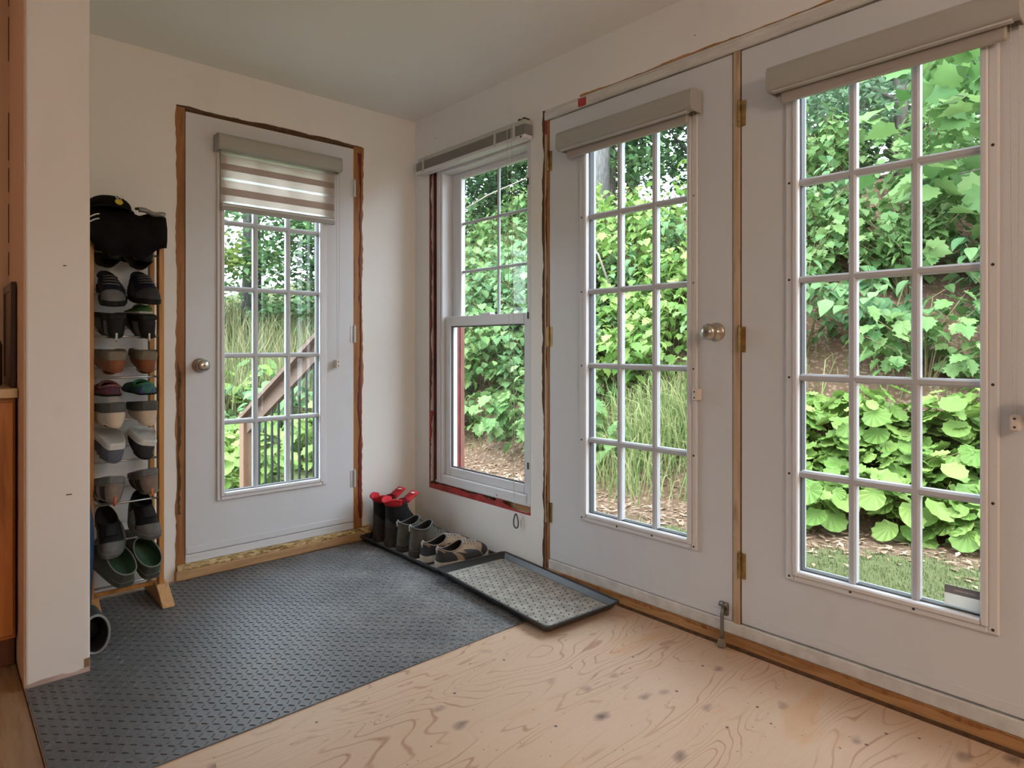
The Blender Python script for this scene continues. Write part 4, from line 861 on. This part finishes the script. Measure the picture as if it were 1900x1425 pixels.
# ================================================================== OUTDOORS
def xe(y): return float(np.interp(y, [-4, -2, -1.1, -.26, .3, 1.9, 2.8, 6], [3.4, 3.12, 2.68, 2.42, 2.3, 2.5, 2.6, 2.6]))
def ground_z(x, y):
    s = x-xe(y); z = -.25
    if s > 0: z += .80*s if s < 4.2 else .80*4.2+.25*(s-4.2)
    t = y-4.6
    if t > 0: z = max(z, -.25+.28*t if t < 5 else -.25+1.4+.1*(t-5))
    return z+.03*math.sin(3.1*x+1)*math.sin(2.7*y)*smooth01(-.2, .6, max(s, t))
def soil_mat():
    m, n, l, b = newmat('soil_and_lawn'); v = coords(n, l)
    c = mixc(n, l, noise(n, l, v, 9, 6, .7), (.05, .03, .018), (.155, .098, .066))
    vc = voro(n, l, v, 40, 'Color'); g = n.new('ShaderNodeRGBToBW'); l.new(vc, g.inputs[0])
    rr_ = ramp(n, [(.66, 0.0), (.74, 1.0)]); l.new(g.outputs[0], rr_.inputs[0])
    c = mixc(n, l, mathn(n, l, 'MULTIPLY', rr_.outputs[0], .7), c, (.22, .155, .11))
    gn = mixc(n, l, noise(n, l, v, 30, 4, .7), (.05, .065, .024), (.10, .11, .048))
    a = n.new('ShaderNodeAttribute'); a.attribute_name = 'lawn'
    f = mathn(n, l, 'ADD', a.outputs['Fac'], mathn(n, l, 'MULTIPLY', mathn(n, l, 'SUBTRACT', noise(n, l, v, 5, 4), .5), 1.2))
    fr = ramp(n, [(.4, 0.0), (.6, 1.0)]); l.new(f, fr.inputs[0])
    l.new(mixc(n, l, fr.outputs[0], c, gn), b.inputs['Base Color']); b.inputs['Roughness'].default_value = .95; b.inputs['Specular IOR Level'].default_value = .1
    bumpn(n, l, noise(n, l, v, 25, 5), b, .6, .03); return m
gx = np.linspace(-18, 22, 161); gy = np.linspace(-10, 24, 137)
b = MB(); lawn = []
for y in gy:
    for x in gx:
        inside = (-6.2 < x < .2) and (-7.3 < y < .2)
        b.v.append((x, y, ground_z(x, y)-(.25 if inside else 0)))
        s = x-xe(y); lawn.append(max(1-smooth01(-.85, -.45, s), smooth01(4.4, 5.2, y)))
nx_ = len(gx)
for j in range(len(gy)-1):
    for i in range(nx_-1): b.f.append((j*nx_+i, j*nx_+i+1, (j+1)*nx_+i+1, (j+1)*nx_+i))
gr = b.build('ground', soil_mat(), smooth=True, recalc=False); tag(gr, 'lawn and bare soil rising into a bank outside', 'ground', kind='structure')
at = gr.data.attributes.new('lawn', 'FLOAT', 'POINT'); at.data.foreach_set('value', lawn)

# exterior: small stoop and stair rail outside the back door
stp = tag(MB().box(-1.75, -.12, .172, .78, -.06, -.02).build('stoop_deck', M_RAIL), 'wooden stoop outside the back door', 'deck')
sr = root('stair_railing', (-.3, 1.2, -.25), 'brown wooden stair railing with black metal balusters outside the back door', 'railing')
P0 = Vector((-.365, 1.66, .505)); P1 = Vector((-.165, .62, 1.205)); d = (P1-P0); hd = Vector((d.x, d.y, 0)).normalized(); sd = Vector((-hd.y, hd.x, 0))
MB().box(P0.x-.042, P0.x+.042, P0.y-.01, P0.y+.075, -.27, .575).build('post', M_RAILP, sr, bevel=.003)
def plank(A, B, w0, w1, h0, h1):
    q = [(w0, h0), (w1, h0), (w1, h1), (w0, h1)]
    return MB().prism([A+sd*w+Vector((0,0,h)) for w, h in q], [B+sd*w+Vector((0,0,h)) for w, h in q])
plank(P0, P1, -.07, .07, .03, .062).build('cap_rail', M_RAIL, sr)
plank(P0+Vector((0,0,0)), P1, -.02, .02, -.085, .03).build('top_rail', M_RAIL, sr)
plank(P0, P1, -.02, .02, -1.06, -.97).build('bottom_rail', M_RAIL, sr)
M_BAL = mat('black_baluster', (.02,.025,.025), .45)
nb = 13
for i in range(nb):
    c = P0+d*((i+.7)/nb); b = MB(); b.tube([c+Vector((0,0,-.99)), c+Vector((0,0,-.03))], .0095, 8); b.build('baluster', M_BAL, sr)
MB().box(P1.x-.045, P1.x+.045, P1.y-.09, P1.y, -.02, 1.26).build('post', M_RAILP, sr, bevel=.003)
for i in range(2):
    tag(MB().box(-1.6, -.43, .79+.28*i, 1.07+.28*i, -.16-.09*i, -.12-.09*i).build('stair_tread', M_RAIL), ['upper', 'lower'][i]+' wooden stair tread below the stoop', 'step')

# ------------------------------------------------------------------ leaves
def leaf_geo(kind):
    """leaf in local xy, base near origin, tip +y, length 1, cupped and drooping"""
    if kind == 'round':
        rim = []
        for k in range(19):
            a = -PI/2+.28+(2*PI-.56)*k/18; r = .5*(1+(.05 if k % 2 else -.05)); rim.append((r*math.cos(a), .45+r*math.sin(a)))
        c = (0, .16); zf = lambda x, y, k: .26*(x*x+(y-.4)**2)+(.03 if k % 2 else -.03)
    elif kind == 'lobed':
        half = [(.06,-.10),(.26,-.14),(.40,.02),(.34,.10),(.58,.26),(.42,.36),(.50,.58),(.33,.58),(.24,.78),(.15,.76)]
        rim = half+[(0,1.0)]+[(-x, y) for x, y in half[::-1]]; c = (0, .22); zf = lambda x, y, k: .20*abs(x)-.30*max(0, y-.2)**1.6+.02*math.sin(k*2)
    else:
        half = [(.10,-.09),(.28,-.05),(.40,.12),(.41,.32),(.30,.58),(.14,.82)]
        rim = half+[(0,1.0)]+[(-x, y) for x, y in half[::-1]]; c = (0, .2); zf = lambda x, y, k: .24*abs(x)-.28*max(0, y-.2)**1.6
    vs = [(c[0], c[1], -.02)]+[(x, y, zf(x, y, k)) for k, (x, y) in enumerate(rim)]; n = len(rim)
    return np.array(vs, float), [(0, 1+i, 1+(i+1) % n) for i in range(n)]
GEO = {k: leaf_geo(k) for k in ('round', 'lobed', 'heart')}
GEO['simple'] = (np.array([(0, 0, 0), (.30, .42, .06), (0, 1, -.12), (-.30, .42, .06)], float), [(0, 1, 2), (0, 2, 3)])
PAL = {'round': ((.12, .22, .045), (.23, .33, .085)), 'lobed': ((.07, .16, .045), (.19, .29, .10)), 'heart': ((.06, .145, .055), (.16, .26, .105)),
       'bright': ((.10, .21, .04), (.23, .33, .085)), 'pale': ((.10, .18, .10), (.22, .31, .19)), 'dark': ((.022, .06, .025), (.07, .135, .055)), 'yellow': ((.12, .19, .04), (.25, .31, .08))}
LM = {k: leaf_mat('leaf_'+k, *v) for k, v in PAL.items()}; LMA = {k: leaf_mat('foliage_'+k, *v, attr=True) for k, v in PAL.items()}
LEAFMESH = {}
def leaf_mesh(kind, pal):
    if (kind, pal) not in LEAFMESH:
        me = bpy.data.meshes.new('leaf_'+kind); v, f = GEO[kind]; me.from_pydata(v.tolist(), [], f); me.materials.append(LM[pal]); LEAFMESH[(kind, pal)] = me
    return LEAFMESH[(kind, pal)]
def leaf_rot(nrm, tip):
    n = nrm/np.linalg.norm(nrm); t = tip-n*np.dot(tip, n); t = t/(np.linalg.norm(t)+1e-9); x = np.cross(t, n); return np.stack([x, t, n], 1)
def foliage_mesh(name, kind, pal, Ms, par, off):
    """Ms: list of (pos, R, size)"""
    v, f = GEO[kind]; fa = np.array(f); nv = len(v); V = []; F = []; A = []
    for i, (p, Rm, s) in enumerate(Ms):
        V.append((v*s) @ Rm.T+p-off); F.append(fa+i*nv); A.append(np.full(nv, random.random()))
    V = np.concatenate(V); F = np.concatenate(F); me = bpy.data.meshes.new(name)
    me.vertices.add(len(V)); me.vertices.foreach_set('co', V.ravel()); me.loops.add(F.size); me.loops.foreach_set('vertex_index', F.ravel().astype(np.int32))
    me.polygons.add(len(F)); me.polygons.foreach_set('loop_start', (np.arange(len(F))*3).astype(np.int32)); me.update(calc_edges=True)
    at = me.attributes.new('var', 'FLOAT', 'POINT'); at.data.foreach_set('value', np.concatenate(A)); me.materials.append(LMA[pal])
    o = bpy.data.objects.new(name, me); COL.objects.link(o); o.parent = par; o['kind'] = 'stuff'; return o
M_STEM = mat('plant_stem', (.20, .15, .07), .8, var=.4)
CAMV = np.array(CAMP)
PLANTS = []
def plant(name, label, group, x, y, kind, pal, n, rad, hgt, size, near, cat='plant', lean=0.0):
    z = ground_z(x, y); base = np.array([x, y, z]); r = root(name, base, label, cat, group)
    tocam = CAMV-base; tocam[2] = 0; tocam /= np.linalg.norm(tocam); L = []
    ns = max(4, n//9); b = MB(); stems = []
    for i in range(ns):
        a = RNG.uniform(0, 2*PI); q = rad*math.sqrt(RNG.uniform(.0, 1)); h = hgt*RNG.uniform(.22, 1.05)*(1-.25*(q/rad)**2)
        tip = np.array([q*math.cos(a), q*math.sin(a), h])+tocam*lean*h; mid = tip*np.array([.35, .35, .6])
        b.tube([(0+.1*tip[0], .1*tip[1], -.03), tuple(mid), tuple(tip)], [.006, .005, .003], 5, True); stems.append((mid, tip))
    b.build('stems', M_STEM, r, local=True, recalc=False)
    for i in range(n):
        m, t = stems[i % ns]; f = RNG.uniform(.1, 1.05); p = m+(t-m)*f
        a = RNG.uniform(0, 2*PI); out = np.array([math.cos(a), math.sin(a), 0]); out = out+tocam*.55; out /= np.linalg.norm(out)
        s = size*RNG.uniform(.5, 1.2); p = p+out*s*RNG.uniform(.1, .9)+np.array([0, 0, RNG.uniform(-.10, .07)])
        nrm = np.array([0, 0, 1.0])+out*RNG.uniform(.25, 1.15)+RNG.normal(0, .25, 3); tip = out+np.array([0, 0, -RNG.uniform(.1, .6)])
        L.append((base+p, leaf_rot(nrm, tip), s))
    if near:
        me = leaf_mesh(kind, pal)
        for p, Rm, s in L:
            o = bpy.data.objects.new('leaf', me); COL.objects.link(o); o.parent = r
            q = p-base; o.matrix_local = Matrix(((Rm[0,0]*s, Rm[0,1]*s, Rm[0,2]*s, q[0]), (Rm[1,0]*s, Rm[1,1]*s, Rm[1,2]*s, q[1]), (Rm[2,0]*s, Rm[2,1]*s, Rm[2,2]*s, q[2]), (0,0,0,1)))
    else: foliage_mesh('foliage', kind, pal, L, r, base)
    PLANTS.append((r, label, x, y)); return r
FWD = np.array([math.sin(math.radians(42.029)), math.cos(math.radians(42.029))]); RGT = np.array([FWD[1], -FWD[0]])
def px(x, y, z=0):
    v = np.array([x, y])-CAMV[:2]; dd = v @ FWD; return 950+1199.84*(v @ RGT)/dd, 641.75-1199.84*(z-1.07)/dd, dd
rp = random.Random(21)
# round-leaved patch at the foot of the bank behind the near door
for (s0, y) in ((.12,-2.35), (.05,-1.85), (.12,-1.35), (.08,-.85), (.42,-2.1), (.38,-1.6), (.44,-1.1), (.40,-.7), (.74,-1.85), (.70,-1.35), (.78,-.9)):
    x = xe(y)+s0; plant('round_leaf_plant', 'round-leaved bright plant at the bank foot', 'round-leaved plants at the foot of the bank', x, y, 'round', 'round', 130, .42, .40, .165, True)
# low leafy plants beyond, at the foot of the bank seen through the window
for (x, y) in ((2.7, .95), (2.75, 1.7), (2.85, 2.45), (2.8, 3.3), (3.25, 1.35), (3.3, 2.1), (3.35, 2.9), (3.2, 3.9)):
    plant('leafy_plant', 'low lobed-leaf plant behind the window', 'low plants behind the window', x, y, 'lobed', 'lobed', 90, .42, .60, .15, True)
# shrubs up the bank
for ri, (s0, step) in enumerate(((1.15, .72), (1.6, .72), (2.1, .76), (2.65, .8), (3.3, .9), (4.1, 1.0), (5.0, 1.15), (6.0, 1.3))):
    y = -3.1+rp.uniform(0, .5)
    while y < 9.5:
        x = xe(y)+s0+rp.uniform(-.2, .2); u, v, dd = px(x, y, ground_z(x, y)+.4)
        skip = (ri == 0 and (1190 < u < 1300 or 1500 < u < 1600)) or (ri == -1)
        if 1040 < u < 1310 and px(x, y, ground_z(x, y)+.95)[1] < 352: skip = True
        if 770 < u < 2080 and not skip:
            near = dd < 6.3
            if u > 1420:
                kind, pal = ('lobed', 'lobed') if rp.random() < .6 else ('heart', 'heart')
                lab, g = ('lobed-leaf shrub behind the near glazed door', 'lobed-leaf shrubs up the bank') if kind == 'lobed' else ('heart-leaf shrub behind the near glazed door', 'heart-leaf shrubs up the bank')
            elif u > 1030:
                kind, pal = ('lobed', 'bright') if rp.random() < .75 else ('heart', 'heart'); lab, g = ('bright shrub behind the middle glazed door', 'bright shrubs behind the middle door')
            else: kind, pal = ('lobed', 'heart' if rp.random() < .6 else 'lobed'); lab, g = ('dull green shrub behind the window', 'shrubs behind the window')
            if dd < 8.5: plant('bank_shrub', lab, g, x, y, kind, pal, 190 if near else 380, .58, .78+.05*s0, .128 if near else .108, near, 'shrub', .14)
            else: plant('bank_shrub', lab, g, x, y, kind, pal, 700, .85, 1.2, .115, False, 'shrub', .14)
        y += step*rp.uniform(.85, 1.15)*(1 if y < 3 else 1.5)

# trees
def tree(name, label, x, y, hgt, crown_r, crown_z, pal, n, size, kind='heart', trunk=.1, bark=(.16,.13,.11), crown_h=None, group='trees beyond the bank', branches=7):
    z = ground_z(x, y); base = np.array([x, y, z]); r = root(name, base, label, 'tree', group); rr = random.Random(int(x*100+y*37))
    mb = mat('bark_%d' % int(bark[0]*1000), bark, .9, var=.5, vscale=14, stretch=(3,3,.5), bump=.6, bscale=20)
    b = MB(); b.tube([(0,0,-.1), (.03,.02,hgt*.3), (-.02,.05,hgt*.65), (.02,0,hgt)], [trunk*1.15, trunk, trunk*.75, trunk*.3], 10); b.build('trunk', mb, r, local=True, smooth=True, recalc=False)
    ch = crown_h or crown_r; cl = []
    for i in range(branches):
        a = 2*PI*i/branches+rr.random(); zz = crown_z+ch*rr.uniform(-.7, .5); q = crown_r*rr.uniform(.6, .95)
        pts = [(0,0,max(.3, zz-q*.4)), (q*.5*math.cos(a), q*.5*math.sin(a), zz-.05), (q*math.cos(a), q*math.sin(a), zz+.25*rr.uniform(-.5, 1))]
        MB().tube(pts, [trunk*.35, trunk*.22, trunk*.08], 6).build('branch', mb, r, local=True, smooth=True, recalc=False)
    ncl = 26; 
    for i in range(ncl):
        v = RNG.normal(0, 1, 3); v /= np.linalg.norm(v); v *= RNG.uniform(.25, 1)**.5; cl.append(np.array([v[0]*crown_r, v[1]*crown_r, crown_z+v[2]*ch]))
    L = []
    for i in range(n):
        c = cl[i % ncl]; p = c+RNG.normal(0, 1, 3)*np.array([.26, .26, .16])*crown_r
        a = RNG.uniform(0, 2*PI); out = np.array([math.cos(a), math.sin(a), -.4]); nrm = np.array([0, 0, 1.0])+RNG.normal(0, .5, 3)
        L.append((base+p, leaf_rot(nrm, out), size*RNG.uniform(.6, 1.2)))
    foliage_mesh('foliage', kind, pal, L, r, base); return r
tree('large_leaf_tree', 'tree with large drooping leaves close to the near glazed door', 5.0, -2.05, 3.4, 1.0, 1.75, 'lobed', 480, .22, 'lobed', .04, crown_h=1.25)
tree('pale_tree', 'pale green small-leaved tree behind the near glazed door', 7.6, -.25, 6.0, 1.5, 2.6, 'pale', 9000, .12, 'simple', trunk=.08, crown_h=1.9)
tree('pale_tree', 'small-leaved pale tree at the left of the near glazed door', 9.4, .9, 7.5, 1.9, 3.4, 'pale', 9000, .14, 'simple', trunk=.08, crown_h=2.6)
tree('forest_tree', 'dark green tree high behind the near glazed door', 10.5, -1.0, 9, 2.4, 3.6, 'dark', 9000, .20, 'simple', trunk=.14, crown_h=3.2)
tree('forest_tree', 'broad mid green tree high behind the near glazed door', 13.5, .8, 11, 3.0, 4.8, 'heart', 9000, .26, 'simple', trunk=.16, crown_h=4.0)
tree('thick_tree', 'tree with thick grey trunk at the left of the middle glazed door', 7.65, 5.08, 9.5, 1.6, 7.8, 'heart', 3000, .15, 'simple', trunk=.19, bark=(.20,.19,.18))
tree('maple_tree', 'dark green maple behind the middle glazed door', 9.0, 5.9, 7.0, 1.5, 2.3, 'heart', 6500, .17, 'simple', .11, crown_h=1.9)
tree('branchy_tree', 'thin-leaved tree with bare dark branches against the sky', 10.2, 4.6, 7.5, 1.7, 2.6, 'dark', 1300, .13, 'simple', .06, (.05,.045,.045), 1.9, branches=16)
tree('pine_tree', 'dark feathery conifer behind the window', 7.4, 8.0, 8, 2.0, 3.2, 'dark', 11000, .15, 'simple', .13, (.07,.06,.05), 3.0, branches=16)
tree('forest_tree', 'dark green tree far behind the window', 9.8, 10.5, 10, 2.6, 4.4, 'heart', 9000, .22, 'simple', .15, crown_h=3.8)
tree('forest_tree', 'mid green tree behind the window and middle door', 12.0, 7.6, 9, 2.5, 4.0, 'dark', 9000, .2, 'simple', .15, crown_h=3.4)
tree('light_tree', 'yellow-green leafy tree at the left of the back door glass', .9, 8.6, 5, 1.0, 2.1, 'yellow', 2600, .15, 'simple', .05, crown_h=1.3, group='trees beyond the back door')
tree('big_trunk_tree', 'tree with thick dark trunk in the middle of the back door glass', 2.55, 9.6, 6, 1.25, 2.4, 'heart', 3400, .15, 'simple', .17, (.09,.085,.08), 1.7, group='trees beyond the back door')
tree('round_tree', 'mid green tree at the right of the back door glass', 3.45, 8.6, 5, 1.15, 1.9, 'heart', 3800, .14, 'simple', .07, crown_h=1.5, group='trees beyond the back door')
tree('forest_tree', 'green tree beyond the stair railing', 4.9, 9.2, 6, 1.6, 2.4, 'dark', 5000, .17, 'simple', .1, crown_h=2.2, group='trees beyond the back door')

bz = ground_z(4.3, 1.75); bb = root('bare_branch', (4.3, 1.75, bz), 'pale bare branch slanting across the upper window sash view', 'branch')
MB().tube([(4.3, 1.75, bz-.05), (4.0, 2.0, 2.2), (3.355, 2.62, 3.14), (3.0, 2.93, 2.93), (2.676, 3.232, 2.66)], [.018, .014, .011, .009, .005], 7).build('stem', mat('pale_bark', (.20, .17, .13), .8, var=.3), bb, smooth=True)
MB().tube([(3.355, 2.62, 3.14), (3.30, 2.40, 3.30), (3.32, 2.2, 3.42)], [.008, .006, .003], 6).build('twig', MATS['pale_bark'], bb, smooth=True)
# bushes, tall grass and low leaves north of the house
for i, (x, y, k, pal, n, rad, h, sz) in enumerate(((.0, 2.75, 'round', 'round', 130, .42, .55, .15), (.1, 3.35, 'round', 'round', 130, .45, .65, .15), (.5, 3.8, 'round', 'round', 120, .45, .7, .15), (.35, 4.4, 'heart', 'heart', 170, .6, 1.1, .13), (1.1, 4.8, 'heart', 'heart', 170, .65, 1.1, .13), (.9, 3.4, 'lobed', 'bright', 140, .5, .8, .14), (1.5, 3.9, 'lobed', 'bright', 140, .5, .8, .14), (.7, 5.3, 'round', 'bright', 130, .7, 1.0, .16), (2.2, 6.0, 'lobed', 'lobed', 110, .7, .9, .17), (1.0, 6.2, 'round', 'lobed', 90, .7, .7, .16))):
    plant('garden_bush', 'leafy bush beyond the stair railing', 'bushes beyond the back door', x, y, k, pal, n, rad, h, sz, i < 3, 'bush')
ORD = ['leftmost', 'second from left', 'third from left', 'fourth from left', 'fifth from left', 'sixth from left', 'seventh from left', 'eighth from left', 'ninth from left', 'tenth from left']
TIER = ['lowest row', 'second row up', 'third row up', 'fourth row up', 'fifth row up', 'sixth row up', 'seventh row up', 'eighth row up', 'ninth row up']
byl = {}
for r, lab, x, y in PLANTS: byl.setdefault(lab, []).append((r, x-xe(y) if y < 4.9 or x > 2.6 else y-2, px(x, y)[0]))
for lab, lst in byl.items():
    lst.sort(key=lambda q: q[1]); k = 4 if len(lst) < 20 else 5; tiers = [lst[i:i+k] for i in range(0, len(lst), k)]
    for ti, t in enumerate(tiers):
        for oi, (r, _, _) in enumerate(sorted(t, key=lambda q: q[2])): r['label'] = lab+', '+TIER[ti]+', '+ORD[oi]
def grass(name, label, boxf, n, hmin, hmax, cols, spread=.35, wid=.006, cat='grass'):
    V = []; F = []; A = []
    for i in range(n):
        x, y = boxf(); z = ground_z(x, y); h = RNG.uniform(hmin, hmax); a = RNG.uniform(0, 2*PI); l_ = h*RNG.uniform(.1, 1)*spread; w = wid*RNG.uniform(.6, 1.2); c = RNG.uniform(0, PI)
        dx, dy = math.cos(a)*l_, math.sin(a)*l_; wx, wy = math.cos(c)*w, math.sin(c)*w; o = len(V)
        V += [(x-wx, y-wy, z-.01), (x+wx, y+wy, z-.01), (x-wx*.8+dx*.35, y-wy*.8+dy*.35, z+h*.62), (x+wx*.8+dx*.35, y+wy*.8+dy*.35, z+h*.62), (x+dx, y+dy, z+h*(.98-.25*spread))]
        F += [(o, o+1, o+3, o+2), (o+2, o+3, o+4)]; A += [RNG.uniform()]*5
    b = MB(); b.v = V; b.f = F; ob = b.build(name, leaf_mat(name+'_blade', *cols, attr=True, trans=.3), recalc=False, kind='stuff')
    at = ob.data.attributes.new('var', 'FLOAT', 'POINT'); at.data.foreach_set('value', A); tag(ob, label, cat); return ob
def lawnpos():
    while True:
        x, y = RNG.uniform(.25, 3.2), RNG.uniform(-3.4, 2.6); s = x-xe(y)
        if RNG.uniform() > smooth01(-.95, -.25, s): return x, y
grass('lawn_grass', 'short lawn grass outside the glazed doors', lawnpos, 30000, .012, .04, ((.085, .11, .04), (.20, .205, .095)), .8, .0028)
def tuft():
    y = RNG.normal(.25, .42); return xe(y)+RNG.normal(.55, .28), y
grass('tall_grass', 'tall arching grass on the bank behind the middle glazed door', tuft, 1900, .25, .62, ((.13, .21, .06), (.36, .36, .17)), 1.0, .006)
def meadow(): return RNG.uniform(-.6, 6.0), RNG.uniform(5.0, 11.0)
grass('meadow_grass', 'tall straw-coloured meadow grass beyond the back door', meadow, 15000, .45, 1.1, ((.10, .135, .045), (.27, .25, .13)), .3, .009)
def slopeg(): 
    y = RNG.uniform(-3, 6); return xe(y)+abs(RNG.normal(0, 1.2))+.05, y
grass('bank_grass', 'thin grass growing between the shrubs on the bank', slopeg, 2600, .06, .28, ((.09, .14, .035), (.24, .24, .10)), .8, .005)
# leaf litter at the foot of the bank
V = []; F = []; A = []
for i in range(2600):
    y = RNG.uniform(-3.2, 4.2); x = xe(y)+RNG.normal(-.15, .45); z = ground_z(x, y)+RNG.uniform(.004, .02); a = RNG.uniform(0, 2*PI); L_ = RNG.uniform(.015, .055); w = RNG.uniform(.006, .016)
    ca, sa = math.cos(a), math.sin(a); o = len(V); t = RNG.uniform(-.01, .01)
    V += [(x-ca*L_, y-sa*L_, z-t), (x+sa*w, y-ca*w, z+.004), (x+ca*L_, y+sa*L_, z+t), (x-sa*w, y+ca*w, z+.004)]; F += [(o, o+1, o+2, o+3)]; A += [RNG.uniform()]*4
b = MB(); b.v = V; b.f = F; ob = b.build('leaf_litter', leaf_mat('litter', (.15, .08, .045), (.40, .28, .20), attr=True, trans=.1), recalc=False, kind='stuff')
at = ob.data.attributes.new('var', 'FLOAT', 'POINT'); at.data.foreach_set('value', A); tag(ob, 'brown leaf litter along the foot of the bank', 'leaves')
